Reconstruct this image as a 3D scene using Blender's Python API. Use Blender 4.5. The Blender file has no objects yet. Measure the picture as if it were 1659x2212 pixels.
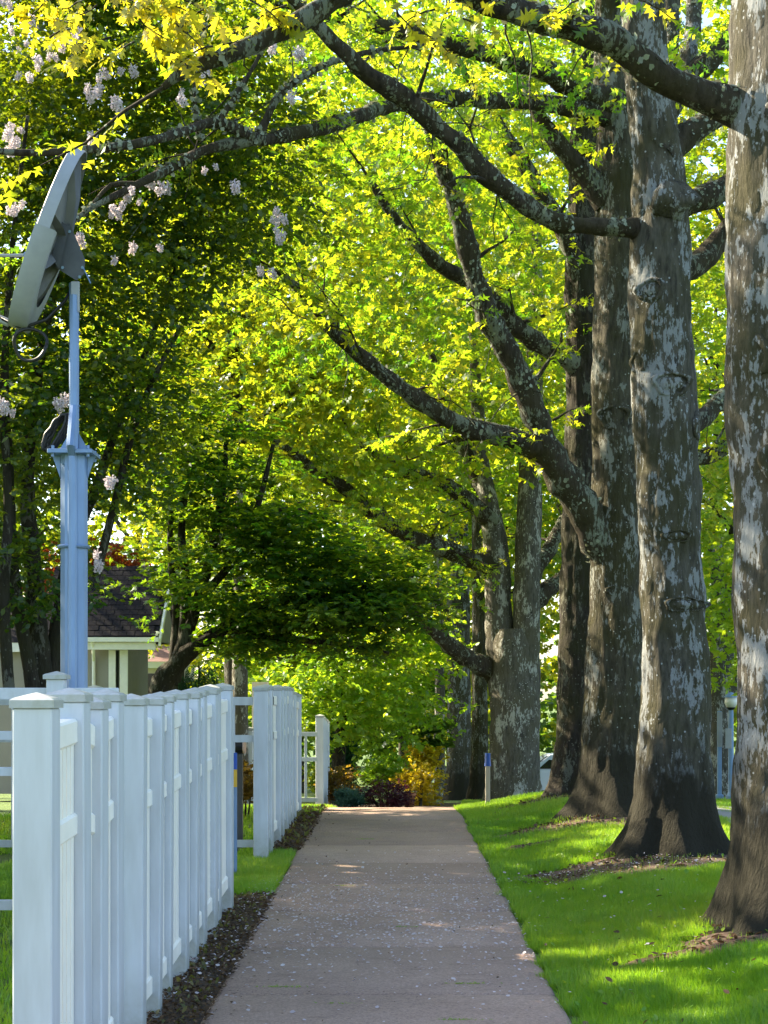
import bpy, math, random
import numpy as np
from math import radians, sin, cos, pi
from mathutils import Vector

S = bpy.context.scene
rng = np.random.default_rng(7)
random.seed(7)

# ------------------------------------------------------------------ camera, sky, sun, exposure
CAMZ = 1.62
F = 3300.0                      # focal length in units of a 1659 x 2212 picture
cam_d = bpy.data.cameras.new('camera')
cam = bpy.data.objects.new('camera', cam_d)
S.collection.objects.link(cam)
cam.location = (0, 0, CAMZ)
cam.rotation_euler = (radians(90), 0, 0)
cam_d.sensor_fit = 'VERTICAL'
cam_d.sensor_height = 36.0
cam_d.lens = 36.0 * F / 2212.0
cam_d.shift_y = (1505 - 1106) / 2212.0
cam_d.shift_x = (829.5 - 848) / 2212.0
cam_d.clip_start = 0.1
cam_d.clip_end = 2000
S.camera = cam

SUN_EL, SUN_AZ = 34.0, -60.0    # degrees above the horizon, degrees left of the view
world = bpy.data.worlds.new('World')
S.world = world
world.use_nodes = True
wn = world.node_tree.nodes
wl = world.node_tree.links
bg = wn['Background']
sky = wn.new('ShaderNodeTexSky')
sky.sky_type = 'NISHITA'
sky.sun_disc = False
sky.sun_elevation = radians(SUN_EL)
sky.sun_rotation = radians(SUN_AZ)
sky.air_density = 1.0
sky.dust_density = 1.5
wl.new(sky.outputs[0], bg.inputs[0])
bg.inputs[1].default_value = 0.115

sun_d = bpy.data.lights.new('sun', 'SUN')
sun_d.energy = 5.0
sun_d.angle = radians(0.6)
sun_d.color = (1.0, 0.86, 0.62)
sun = bpy.data.objects.new('sun', sun_d)
S.collection.objects.link(sun)
sd = Vector((sin(radians(SUN_AZ)) * cos(radians(SUN_EL)), cos(radians(SUN_AZ)) * cos(radians(SUN_EL)), sin(radians(SUN_EL))))
sun.rotation_euler = sd.to_track_quat('Z', 'Y').to_euler()
sun.location = (-10, 30, 30)

S.view_settings.view_transform = 'Standard'
S.view_settings.look = 'None'
S.view_settings.gamma = 1.0
S.view_settings.exposure = 2.15
S.view_settings.use_curve_mapping = False
S.cycles.max_bounces = 7
S.cycles.diffuse_bounces = 4
S.cycles.transmission_bounces = 5
S.cycles.glossy_bounces = 2
S.cycles.transparent_max_bounces = 8
S.cycles.use_denoising = True
S.cycles.sample_clamp_indirect = 6.0

# ------------------------------------------------------------------ helpers
def P(px, py, d):
    """a point seen at (px, py) of the 1659 x 2212 picture, d metres ahead"""
    return np.array([(px - 848) / F * d, d, CAMZ - (py - 1505) / F * d])

_gy = np.array([-400, 8, 14, 19.5, 21.5, 26.8, 29, 40, 46, 60, 120, 400.])
_gz = np.array([0, 0, .05, .10, .06, -.33, -.46, -1.06, -1.5, -2.0, -2.4, -2.6])
def G(x, y):
    x = np.asarray(x, float); y = np.asarray(y, float)
    z = np.interp(y, _gy, _gz)
    def ss(a, b, t):
        t = np.clip((t - a) / (b - a), 0, 1); return t * t * (3 - 2 * t)
    bump = 0.20 * ss(1.0, 2.4, x) * (1 - ss(3.2, 4.3, x)) * (1 - ss(24, 34, y))
    return z + bump

C = S.collection
def tag(o, label=None, cat=None, group=None, kind=None):
    if label: o['label'] = label
    if cat: o['category'] = cat
    if group: o['group'] = group
    if kind: o['kind'] = kind
    return o
def thing(name, loc, label=None, cat=None, group=None, rz=0.0, kind=None):
    o = bpy.data.objects.new(name, None)
    C.objects.link(o)
    o.location = loc; o.rotation_euler = (0, 0, rz)
    o.empty_display_size = 0.2
    return tag(o, label, cat, group, kind)

def mesh_np(name, V, Fc, attrs=None, smooth=False):
    V = np.ascontiguousarray(V, np.float32); Fc = np.ascontiguousarray(Fc, np.int32)
    me = bpy.data.meshes.new(name)
    n, k = Fc.shape
    me.vertices.add(len(V)); me.vertices.foreach_set('co', V.ravel())
    me.loops.add(n * k); me.loops.foreach_set('vertex_index', Fc.ravel())
    me.polygons.add(n)
    me.polygons.foreach_set('loop_start', np.arange(0, n * k, k, dtype=np.int32))
    if smooth: me.polygons.foreach_set('use_smooth', np.ones(n, bool))
    me.update(calc_edges=True)
    for a, v in (attrs or {}).items():
        at = me.attributes.new(a, 'FLOAT', 'POINT')
        at.data.foreach_set('value', np.ascontiguousarray(v, np.float32))
    return me
def put(name, me, mat, parent=None, loc=None):
    o = bpy.data.objects.new(name, me)
    C.objects.link(o)
    if mat is not None and not me.materials: me.materials.append(mat)
    if parent is not None: o.parent = parent
    if loc is not None: o.location = loc
    return o
class MB:
    """collects quads (triangles repeat a vertex never: they go to a second list)"""
    def __init__(s): s.v = []; s.f = []
    def add(s, V, Fc):
        b = len(s.v); s.v += [tuple(map(float, p)) for p in V]; s.f += [tuple(int(i) + b for i in f) for f in Fc]; return s
    def box(s, x0, x1, y0, y1, z0, z1):
        V = [(x0,y0,z0),(x1,y0,z0),(x1,y1,z0),(x0,y1,z0),(x0,y0,z1),(x1,y0,z1),(x1,y1,z1),(x0,y1,z1)]
        return s.add(V, [(0,3,2,1),(4,5,6,7),(0,1,5,4),(1,2,6,5),(2,3,7,6),(3,0,4,7)])
    def cbox(s, x0, x1, y0, y1, z0, z1, c=.006):
        """box with chamfered vertical edges and top rim"""
        def ring(z, i):
            return [(x0+i+c,y0+i,z),(x1-i-c,y0+i,z),(x1-i,y0+i+c,z),(x1-i,y1-i-c,z),(x1-i-c,y1-i,z),(x0+i+c,y1-i,z),(x0+i,y1-i-c,z),(x0+i,y0+i+c,z)]
        R = ring(z0, 0) + ring(z1 - c, 0) + ring(z1, c)
        f = []
        for k in (0, 8):
            for i in range(8): f.append((k+i, k+(i+1)%8, k+8+(i+1)%8, k+8+i))
        f.append(tuple(range(16, 24))); f.append(tuple(range(7, -1, -1)))
        return s.add(R, f)
    def tube(s, pts, rad, n=8, cap=True):
        V, Fc = tube_np(np.array(pts, float), np.array(rad, float) * np.ones(len(pts)), n)
        b = len(s.v); s.add(V, Fc)
        if cap:
            s.f.append(tuple(b + i for i in range(n - 1, -1, -1))); m = len(V) - n
            s.f.append(tuple(b + m + i for i in range(n)))
        return s
    def mesh(s, name, smooth=False):
        me = bpy.data.meshes.new(name); me.from_pydata(s.v, [], s.f); me.update()
        if smooth:
            me.polygons.foreach_set('use_smooth', np.ones(len(me.polygons), bool))
        return me
    def build(s, name, mat, parent=None, loc=None, smooth=False):
        return put(name, s.mesh(name, smooth), mat, parent, loc)

def unit(a):
    return a / np.maximum(np.linalg.norm(a, axis=-1, keepdims=True), 1e-9)
def tube_np(pts, rad, n):
    T = np.gradient(pts, axis=0); T = unit(T)
    ref = np.array([0, 0, 1.0]) if abs(T[0, 2]) < .9 else np.array([1.0, 0, 0])
    u = unit(np.cross(T[0], ref)); out = []
    a = np.arange(n) * 2 * pi / n
    for i in range(len(pts)):
        u = unit(u - T[i] * np.dot(u, T[i])); w = np.cross(T[i], u)
        out.append(pts[i] + rad[i] * (np.cos(a)[:, None] * u + np.sin(a)[:, None] * w))
    V = np.concatenate(out)
    m = len(pts); i = np.arange(m - 1)[:, None] * n; j = np.arange(n)[None]
    Fc = np.stack([i + j, i + (j + 1) % n, i + n + (j + 1) % n, i + n + j], -1).reshape(-1, 4)
    return V, Fc
def spline(pts, step):
    """Catmull-Rom through rows (any columns), resampled"""
    pts = np.array(pts, float)
    Q = np.vstack([2 * pts[0] - pts[1], pts, 2 * pts[-1] - pts[-2]])
    out = []
    for i in range(1, len(Q) - 2):
        L = np.linalg.norm(Q[i + 1, :3] - Q[i, :3]); k = max(2, int(L / step))
        t = np.arange(k)[:, None] / k
        out.append(.5 * (2*Q[i] + (Q[i+1]-Q[i-1])*t + (2*Q[i-1]-5*Q[i]+4*Q[i+1]-Q[i+2])*t**2 + (3*Q[i]-Q[i-1]-3*Q[i+1]+Q[i+2])*t**3))
    out.append(Q[-2:-1])
    return np.vstack(out)
def vnoise(u, v, nu, seed):
    """value noise, periodic in u with nu cells"""
    r = np.random.default_rng(seed); T = r.random((nu, 512))
    u = np.asarray(u) % nu; v = np.asarray(v) % 511
    iu = np.floor(u).astype(int) % nu; iv = np.floor(v).astype(int)
    fu = u - np.floor(u); fv = v - iv
    fu = fu*fu*(3-2*fu); fv = fv*fv*(3-2*fv)
    ju = (iu + 1) % nu; jv = (iv + 1) % 512
    return (T[iu,iv]*(1-fu)+T[ju,iv]*fu)*(1-fv) + (T[iu,jv]*(1-fu)+T[ju,jv]*fu)*fv

# ------------------------------------------------------------------ materials
def mat(name):
    m = bpy.data.materials.new(name); m.use_nodes = True
    nt = m.node_tree
    return m, nt.nodes, nt.links, nt.nodes['Principled BSDF']
def ramp(N, stops, mode='LINEAR'):
    r = N.new('ShaderNodeValToRGB'); r.color_ramp.interpolation = mode
    e = r.color_ramp.elements
    while len(e) < len(stops): e.new(.5)
    for i, (p, c) in enumerate(stops):
        e[i].position = p; e[i].color = (*c, 1) if len(c) == 3 else c
    return r
def noise(N, L, scale, detail=4, rough=.55, vec=None):
    n = N.new('ShaderNodeTexNoise'); n.inputs['Scale'].default_value = scale
    n.inputs['Detail'].default_value = detail; n.inputs['Roughness'].default_value = rough
    if vec is not None: L.new(vec, n.inputs['Vector'])
    return n
def mixc(N, L, fac, a, b, mode='MIX'):
    m = N.new('ShaderNodeMix'); m.data_type = 'RGBA'; m.blend_type = mode
    for s, v in ((0, fac), (6, a), (7, b)):
        if isinstance(v, (int, float)): m.inputs[s].default_value = v
        elif isinstance(v, tuple): m.inputs[s].default_value = (*v, 1)
        else: L.new(v, m.inputs[s])
    return m.outputs[2]
def bump(N, L, h, strength, dist, bsdf):
    b = N.new('ShaderNodeBump'); b.inputs['Strength'].default_value = strength; b.inputs['Distance'].default_value = dist
    L.new(h, b.inputs['Height']); L.new(b.outputs[0], bsdf.inputs['Normal'])
def coords(N, L, kind='Object', scale=(1, 1, 1)):
    t = N.new('ShaderNodeTexCoord'); m = N.new('ShaderNodeMapping'); m.inputs['Scale'].default_value = scale
    L.new(t.outputs[kind], m.inputs[0]); return m.outputs[0]
def plain(name, col, rough=.6, var=.12, scale=6, metallic=0., bumpd=0., stretch=(1, 1, 1)):
    m, N, L, B = mat(name)
    n = noise(N, L, scale, 5, .6, coords(N, L, 'Object', stretch))
    lo = tuple(c * (1 - var) for c in col); hi = tuple(min(1, c * (1 + var)) for c in col)
    r = ramp(N, [(.3, lo), (.7, hi)]); L.new(n.outputs[0], r.inputs[0])
    L.new(r.outputs[0], B.inputs['Base Color'])
    B.inputs['Roughness'].default_value = rough; B.inputs['Metallic'].default_value = metallic
    if bumpd: bump(N, L, n.outputs[0], .5, bumpd, B)
    return m
def leaf_mat(name, dif, trn, tfac=.55, gloss=.03, grough=.45):
    """dif, trn: colour stops over the per-leaf random attribute"""
    m = bpy.data.materials.new(name); m.use_nodes = True
    N = m.node_tree.nodes; L = m.node_tree.links; N.clear()
    out = N.new('ShaderNodeOutputMaterial')
    at = N.new('ShaderNodeAttribute'); at.attribute_name = 'rnd'
    k = len(dif)
    r1 = ramp(N, [(i / max(1, k - 1), c) for i, c in enumerate(dif)]); L.new(at.outputs['Fac'], r1.inputs[0])
    k = len(trn)
    r2 = ramp(N, [(i / max(1, k - 1), c) for i, c in enumerate(trn)]); L.new(at.outputs['Fac'], r2.inputs[0])
    d = N.new('ShaderNodeBsdfDiffuse'); L.new(r1.outputs[0], d.inputs[0])
    t = N.new('ShaderNodeBsdfTranslucent'); L.new(r2.outputs[0], t.inputs[0])
    mx = N.new('ShaderNodeMixShader'); mx.inputs[0].default_value = tfac
    L.new(d.outputs[0], mx.inputs[1]); L.new(t.outputs[0], mx.inputs[2])
    g = N.new('ShaderNodeBsdfGlossy'); g.inputs['Roughness'].default_value = grough; g.inputs[0].default_value = (.9, .95, 1, 1)
    m2 = N.new('ShaderNodeMixShader'); m2.inputs[0].default_value = gloss
    L.new(mx.outputs[0], m2.inputs[1]); L.new(g.outputs[0], m2.inputs[2])
    L.new(m2.outputs[0], out.inputs[0])
    return m

def bark_mat(name, base, light, moss, lichen_amt=.5, stain=None):
    m, N, L, B = mat(name)
    v1 = coords(N, L, 'Object', (1, 1, .22)); v2 = coords(N, L, 'Object')
    n1 = noise(N, L, 22, 6, .65, v1)
    r1 = ramp(N, [(.3, tuple(c * .30 for c in base)), (.5, base), (.72, tuple(c * 1.6 for c in base))])
    L.new(n1.outputs[0], r1.inputs[0])
    col = r1.outputs[0]
    n2 = noise(N, L, 1.7, 4, .6, v2)                       # broad moss
    r2 = ramp(N, [(.42, (0, 0, 0)), (.60, (1, 1, 1))]); L.new(n2.outputs[0], r2.inputs[0])
    f2 = N.new('ShaderNodeMath'); f2.operation = 'MULTIPLY'; f2.inputs[1].default_value = .75; L.new(r2.outputs[0], f2.inputs[0])
    col = mixc(N, L, f2.outputs[0], col, moss)
    # pale crustose lichen: big patches broken up by a finer vertical grain, plus small round dots
    n3 = noise(N, L, 4.2, 4, .6, coords(N, L, 'Object', (1.2, 1.2, .55)))
    n4 = noise(N, L, 34, 4, .7, coords(N, L, 'Object', (1, 1, .35)))
    a = N.new('ShaderNodeMath'); a.operation = 'MULTIPLY_ADD'; a.inputs[1].default_value = .75; L.new(n4.outputs[0], a.inputs[0]); L.new(n3.outputs[0], a.inputs[2])
    r3 = ramp(N, [(.975 - .06 * lichen_amt, (0, 0, 0)), (1.025 - .06 * lichen_amt, (1, 1, 1))]); L.new(a.outputs[0], r3.inputs[0])
    f3 = N.new('ShaderNodeMath'); f3.operation = 'MULTIPLY'; f3.inputs[1].default_value = .8; L.new(r3.outputs[0], f3.inputs[0])
    col = mixc(N, L, f3.outputs[0], col, light)
    vo = N.new('ShaderNodeTexVoronoi'); vo.inputs['Scale'].default_value = 17; vo.inputs['Randomness'].default_value = 1; L.new(v2, vo.inputs[0])
    r4 = ramp(N, [(.12, (1, 1, 1)), (.17, (0, 0, 0))]); L.new(vo.outputs[0], r4.inputs[0])
    n5 = noise(N, L, 3.1, 2, .5, v2); r5 = ramp(N, [(.5, (0, 0, 0)), (.56, (1, 1, 1))]); L.new(n5.outputs[0], r5.inputs[0])
    mm = N.new('ShaderNodeMath'); mm.operation = 'MULTIPLY'; L.new(r4.outputs[0], mm.inputs[0]); L.new(r5.outputs[0], mm.inputs[1])
    col = mixc(N, L, mm.outputs[0], col, tuple(min(.8, c * 1.25) for c in light))
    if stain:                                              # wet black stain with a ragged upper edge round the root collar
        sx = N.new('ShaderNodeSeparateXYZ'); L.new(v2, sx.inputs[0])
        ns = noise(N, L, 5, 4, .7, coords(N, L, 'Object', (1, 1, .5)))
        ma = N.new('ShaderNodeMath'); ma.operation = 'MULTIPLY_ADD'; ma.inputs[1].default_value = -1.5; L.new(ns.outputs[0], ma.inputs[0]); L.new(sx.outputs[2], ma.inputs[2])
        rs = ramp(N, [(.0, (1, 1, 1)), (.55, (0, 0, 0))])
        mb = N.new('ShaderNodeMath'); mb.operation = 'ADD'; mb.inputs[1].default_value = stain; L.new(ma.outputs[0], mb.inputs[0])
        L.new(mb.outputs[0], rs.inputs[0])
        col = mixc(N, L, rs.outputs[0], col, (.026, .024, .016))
    L.new(col, B.inputs['Base Color'])
    B.inputs['Roughness'].default_value = .9; B.inputs['Specular IOR Level'].default_value = .2
    h = noise(N, L, 30, 6, .7, v1)
    bump(N, L, h.outputs[0], 1.0, .05, B)
    return m

M = {}
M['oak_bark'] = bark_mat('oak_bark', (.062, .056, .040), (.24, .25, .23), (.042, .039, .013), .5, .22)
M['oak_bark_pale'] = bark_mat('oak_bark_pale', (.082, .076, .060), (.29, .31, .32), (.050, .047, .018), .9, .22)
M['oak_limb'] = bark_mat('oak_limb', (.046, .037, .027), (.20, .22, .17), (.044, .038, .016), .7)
M['lichen'] = leaf_mat('lichen', [(.14, .15, .10), (.30, .33, .26)], [(.2, .22, .12), (.3, .32, .2)], .2, .02)
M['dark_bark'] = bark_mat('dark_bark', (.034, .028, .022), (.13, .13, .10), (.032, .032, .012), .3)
M['grey_bark'] = bark_mat('grey_bark', (.095, .088, .074), (.42, .42, .38), (.10, .09, .06), .6)

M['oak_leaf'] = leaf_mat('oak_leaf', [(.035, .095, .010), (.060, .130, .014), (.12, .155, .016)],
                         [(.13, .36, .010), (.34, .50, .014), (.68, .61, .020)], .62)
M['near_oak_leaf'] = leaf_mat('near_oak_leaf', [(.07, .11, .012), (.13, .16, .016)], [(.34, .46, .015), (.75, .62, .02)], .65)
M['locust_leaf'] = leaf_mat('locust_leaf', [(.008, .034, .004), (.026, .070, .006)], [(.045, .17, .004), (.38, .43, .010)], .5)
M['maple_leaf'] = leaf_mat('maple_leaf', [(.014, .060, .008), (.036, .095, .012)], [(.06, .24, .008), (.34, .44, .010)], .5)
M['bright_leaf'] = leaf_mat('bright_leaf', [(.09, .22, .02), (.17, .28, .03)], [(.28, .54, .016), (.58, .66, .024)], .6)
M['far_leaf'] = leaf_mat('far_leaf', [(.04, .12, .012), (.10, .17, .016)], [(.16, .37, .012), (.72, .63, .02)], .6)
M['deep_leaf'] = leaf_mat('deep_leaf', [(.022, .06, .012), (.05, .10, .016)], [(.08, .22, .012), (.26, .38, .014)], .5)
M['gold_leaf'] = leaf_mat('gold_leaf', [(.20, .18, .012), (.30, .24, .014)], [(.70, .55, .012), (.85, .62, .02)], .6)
M['red_leaf'] = leaf_mat('red_leaf', [(.10, .012, .010), (.16, .03, .014)], [(.34, .03, .012), (.45, .12, .02)], .5)
M['plum_leaf'] = leaf_mat('plum_leaf', [(.030, .008, .014), (.06, .014, .024)], [(.10, .012, .03), (.16, .02, .05)], .4)
M['brown_leaf'] = leaf_mat('brown_leaf', [(.07, .045, .012), (.14, .09, .02)], [(.22, .14, .012), (.38, .24, .02)], .5)
M['teal_leaf'] = leaf_mat('teal_leaf', [(.05, .12, .10), (.09, .18, .14)], [(.08, .18, .12), (.12, .26, .18)], .4)
M['conifer_leaf'] = leaf_mat('conifer_leaf', [(.012, .065, .028), (.022, .095, .04)], [(.03, .13, .04), (.05, .18, .06)], .4)
M['grass'] = leaf_mat('grass', [(.095, .240, .014), (.165, .320, .022), (.265, .365, .042)], [(.20, .44, .012), (.32, .54, .02), (.46, .56, .03)], .5, .03)
M['petal'] = leaf_mat('petal', [(.52, .45, .48), (.72, .67, .70)], [(.6, .5, .53), (.7, .64, .67)], .4, .03)
M['weed'] = leaf_mat('weed', [(.07, .08, .02), (.16, .14, .05)], [(.16, .18, .02), (.26, .22, .05)], .4)
M['litter'] = leaf_mat('litter', [(.05, .028, .014), (.13, .075, .035)], [(.08, .04, .02), (.12, .07, .03)], .2)

def vinyl():
    m, N, L, B = mat('white_vinyl')
    n = noise(N, L, 9, 4, .6, coords(N, L, 'Object', (1, 1, .15)))
    n2 = noise(N, L, 2.2, 5, .7, coords(N, L, 'Object'))
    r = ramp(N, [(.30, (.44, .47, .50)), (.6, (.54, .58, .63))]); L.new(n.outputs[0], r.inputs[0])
    r2 = ramp(N, [(.60, (0, 0, 0)), (.78, (1, 1, 1))]); L.new(n2.outputs[0], r2.inputs[0])
    sx = N.new('ShaderNodeSeparateXYZ'); L.new(coords(N, L, 'Object'), sx.inputs[0])
    r3 = ramp(N, [(0.0, (1, 1, 1)), (.35, (0, 0, 0))]); L.new(sx.outputs[2], r3.inputs[0])     # soil splash at the foot
    n3 = noise(N, L, 14, 4, .7, coords(N, L, 'Object'))
    mm = N.new('ShaderNodeMath'); mm.operation = 'MULTIPLY'; L.new(r3.outputs[0], mm.inputs[0]); L.new(n3.outputs[0], mm.inputs[1])
    ad = N.new('ShaderNodeMath'); ad.operation = 'MULTIPLY_ADD'; ad.inputs[1].default_value = .42; L.new(r2.outputs[0], ad.inputs[0]); L.new(mm.outputs[0], ad.inputs[2])
    col = mixc(N, L, ad.outputs[0], r.outputs[0], (.23, .23, .15))
    L.new(col, B.inputs['Base Color']); B.inputs['Roughness'].default_value = .42
    return m
M['vinyl'] = vinyl()
M['vinyl_rail'] = plain('cream_vinyl_rail', (.86, .83, .75), .45, .05, 8)
M['galv'] = plain('galvanised_steel', (.17, .26, .43), .45, .14, 7, .35, 0, (1, 1, .25))
M['dish_grey'] = plain('grey_painted_steel', (.13, .135, .145), .5, .1, 9)
M['dish_light'] = plain('light_painted_steel', (.30, .315, .34), .42, .08, 9)
M['dark_metal'] = plain('dark_steel', (.07, .075, .085), .5, .15, 12)
M['black_rubber'] = plain('black_rubber', (.012, .012, .013), .5, .2, 12)
M['shingle'] = plain('asphalt_shingle', (.011, .0105, .015), .9, .35, 26, 0, .004)
M['shingle'].node_tree.nodes['Principled BSDF'].inputs['Specular IOR Level'].default_value = .12
M['taupe_wall'] = plain('taupe_wall', (.25, .235, .215), .8, .06, 3)
M['white_trim'] = plain('white_trim', (.70, .70, .68), .5, .06, 8)
M['cream_wall'] = plain('cream_wall', (.62, .54, .42), .8, .06, 3)
M['dark_glass'] = plain('dark_glass', (.01, .012, .014), .08, .1, 3)
M['soil'] = plain('soil', (.050, .032, .020), .95, .55, 18, 0, .02)
M['mulch'] = plain('mulch', (.075, .045, .030), .95, .5, 24, 0, .02)
M['asphalt'] = plain('asphalt', (.20, .20, .21), .9, .15, 20)
M['blue_paint'] = plain('blue_paint', (.012, .07, .36), .4, .1, 9)
M['yellow_paint'] = plain('yellow_paint', (.62, .36, .03), .5, .1, 9)
M['pale_wood'] = plain('pale_wood', (.50, .44, .36), .8, .15, 14, 0, 0, (1, 1, .15))
M['brick'] = plain('far_brick', (.20, .11, .10), .9, .3, 10)
M['terracotta'] = plain('terracotta', (.30, .12, .05), .8, .15, 8)
M['pink_disc'] = plain('pale_pink_disc', (.72, .52, .46), .6, .1, 6)
M['car_paint'] = plain('pale_car_paint', (.45, .52, .62), .25, .04, 3, .2)
M['lamp_glass'] = plain('frosted_glass', (.80, .78, .74), .3, .05, 4)
M['lamp_post'] = plain('lamp_post_paint', (.18, .30, .52), .45, .08, 5)
def concrete():
    m, N, L, B = mat('path_concrete')
    v = coords(N, L, 'Object')
    n1 = noise(N, L, 1.1, 5, .65, v); n2 = noise(N, L, 70, 4, .75, v); n3 = noise(N, L, 7, 5, .7, coords(N, L, 'Object', (.5, 1.6, 1)))
    r1 = ramp(N, [(.3, (.270, .182, .140)), (.7, (.365, .256, .198))]); L.new(n1.outputs[0], r1.inputs[0])
    r2 = ramp(N, [(.28, (.22, .22, .22)), (.5, (.5, .5, .5)), (.74, (.82, .82, .82))]); L.new(n2.outputs[0], r2.inputs[0])
    col = mixc(N, L, .85, r1.outputs[0], r2.outputs[0], 'OVERLAY')
    r3 = ramp(N, [(.55, (0, 0, 0)), (.75, (1, 1, 1))]); L.new(n3.outputs[0], r3.inputs[0])
    f = N.new('ShaderNodeMath'); f.operation = 'MULTIPLY'; f.inputs[1].default_value = .75; L.new(r3.outputs[0], f.inputs[0])
    col = mixc(N, L, f.outputs[0], col, (.180, .118, .078))
    oi = N.new('ShaderNodeObjectInfo'); ro = ramp(N, [(0, (.34, .34, .34)), (1, (.64, .64, .64))]); L.new(oi.outputs['Random'], ro.inputs[0])
    col = mixc(N, L, .6, col, ro.outputs[0], 'OVERLAY')
    L.new(col, B.inputs['Base Color']); B.inputs['Roughness'].default_value = .92
    bump(N, L, n2.outputs[0], .7, .008, B)
    return m
M['concrete'] = concrete()
def ground_mat():
    m, N, L, B = mat('lawn_ground')
    v = coords(N, L, 'Object')
    n1 = noise(N, L, .8, 5, .6, v); n2 = noise(N, L, 45, 4, .7, v)
    r1 = ramp(N, [(.3, (.050, .105, .010)), (.7, (.105, .170, .020))]); L.new(n1.outputs[0], r1.inputs[0])
    r2 = ramp(N, [(.3, (.25, .25, .25)), (.7, (.7, .7, .7))]); L.new(n2.outputs[0], r2.inputs[0])
    col = mixc(N, L, .8, r1.outputs[0], r2.outputs[0], 'OVERLAY')
    L.new(col, B.inputs['Base Color']); B.inputs['Roughness'].default_value = .95
    bump(N, L, n2.outputs[0], .8, .03, B)
    return m
M['ground'] = ground_mat()

# ------------------------------------------------------------------ ground, path, driveway
PL, PR = -0.96, 0.89            # path edges
def sheet(xs, ys, dz):
    X, Y = np.meshgrid(xs, ys); Z = G(X, Y) + dz
    V = np.stack([X, Y, Z], -1).reshape(-1, 3); n = len(xs)
    i, j = np.meshgrid(np.arange(len(ys) - 1), np.arange(n - 1), indexing='ij')
    a = (i * n + j).ravel()
    return V, np.stack([a, a + 1, a + n + 1, a + n], -1)
xs = np.concatenate([np.linspace(-400, -12, 14), np.linspace(-10, 10, 81), np.linspace(12, 400, 14)])
ys = np.concatenate([np.linspace(-400, -4, 12), np.linspace(0, 60, 121), np.linspace(65, 600, 20)])
V, Fc = sheet(xs, ys, -.03)
tag(put('ground', mesh_np('ground', V, Fc, smooth=True), M['ground']), kind='structure')

path = thing('path', (0, 3, 0), kind='structure')
y0 = 2.2
k = 0
while y0 < 21.2:
    ln = 1.525
    y1 = min(y0 + ln, 21.6)
    xs = np.array([PL, PL + .03, -.02, PR - .03, PR]); yy = np.array([y0 + .010, y0 + .035, (y0 + y1) / 2, y1 - .035, y1 - .010])
    X, Y = np.meshgrid(xs, yy)
    dz = np.zeros((5, 5)); dz[0] = dz[-1] = -.012; dz[:, 0] -= .012; dz[:, -1] -= .012
    X = X + rng.normal(0, .006, X.shape) * (np.abs(X) > .8)
    Z = np.interp(Y, _gy, _gz) + dz + rng.normal(0, .002) + (X - .0) * rng.normal(0, .002) + .004
    V = np.stack([X, Y - 3, Z], -1).reshape(-1, 3)
    f = [(i*5+j, i*5+j+1, i*5+j+6, i*5+j+5) for i in range(4) for j in range(4)]
    b = len(V); edge = [0,1,2,3,4,9,14,19,24,23,22,21,20,15,10,5]
    V = np.vstack([V, V[edge] - [0, 0, .12]])
    for q in range(16): f.append((edge[(q+1) % 16], edge[q], b + q, b + (q+1) % 16))
    put('slab', mesh_np('slab', V, np.array(f)), M['concrete'], path)
    y0 += ln; k += 1
V, Fc = sheet(np.linspace(PL + .01, PR - .01, 9), np.linspace(2.2, 21.5, 40), -.025)
tag(put('joint_soil', mesh_np('joint_soil', V, Fc), M['soil']), kind='structure')
# soil strip between the fence and the path, a mulched bed beyond the end of the path
def strip(name, xa, xb, ya, yb, dz, m, nx=10, ny=60, jag=.05):
    X, Y = np.meshgrid(np.linspace(0, 1, nx), np.linspace(ya, yb, ny))
    jl = (vnoise(np.linspace(0, 40, ny), np.zeros(ny), 64, 5) - .5) * 2 * jag
    Xw = xa + jl[:, None] + (xb - xa - jl[:, None]) * X
    Z = G(Xw, Y) + dz + (vnoise(Xw * 9 + 50, Y * 9, 512, 3) - .5) * .03 * np.sin(X * pi)
    i, j = np.meshgrid(np.arange(ny - 1), np.arange(nx - 1), indexing='ij'); a = (i * nx + j).ravel()
    o = put(name, mesh_np(name, np.stack([Xw, Y, Z], -1).reshape(-1, 3), np.stack([a, a+1, a+nx+1, a+nx], -1), smooth=True), m)
    return tag(o, kind='structure')
strip('soil_strip', -1.5, PL, 3, 12.3, -.015, M['soil'])
strip('soil_strip', -1.4, PL, 15.2, 21.2, -.012, M['soil'])
strip('planting_bed', -4.5, 1.9, 21.7, 34, -.01, M['mulch'], 30, 60, .3)
V, Fc = sheet(np.linspace(3.9, 30, 30), np.linspace(17.6, 21.9, 12), .01)
tag(put('driveway', mesh_np('driveway', V, Fc, smooth=True), M['asphalt']), kind='structure')
V, Fc = sheet(np.linspace(4.1, 60, 30), np.linspace(43, 52, 12), .01)
tag(put('road', mesh_np('road', V, Fc, smooth=True), M['asphalt']), kind='structure')

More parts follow.
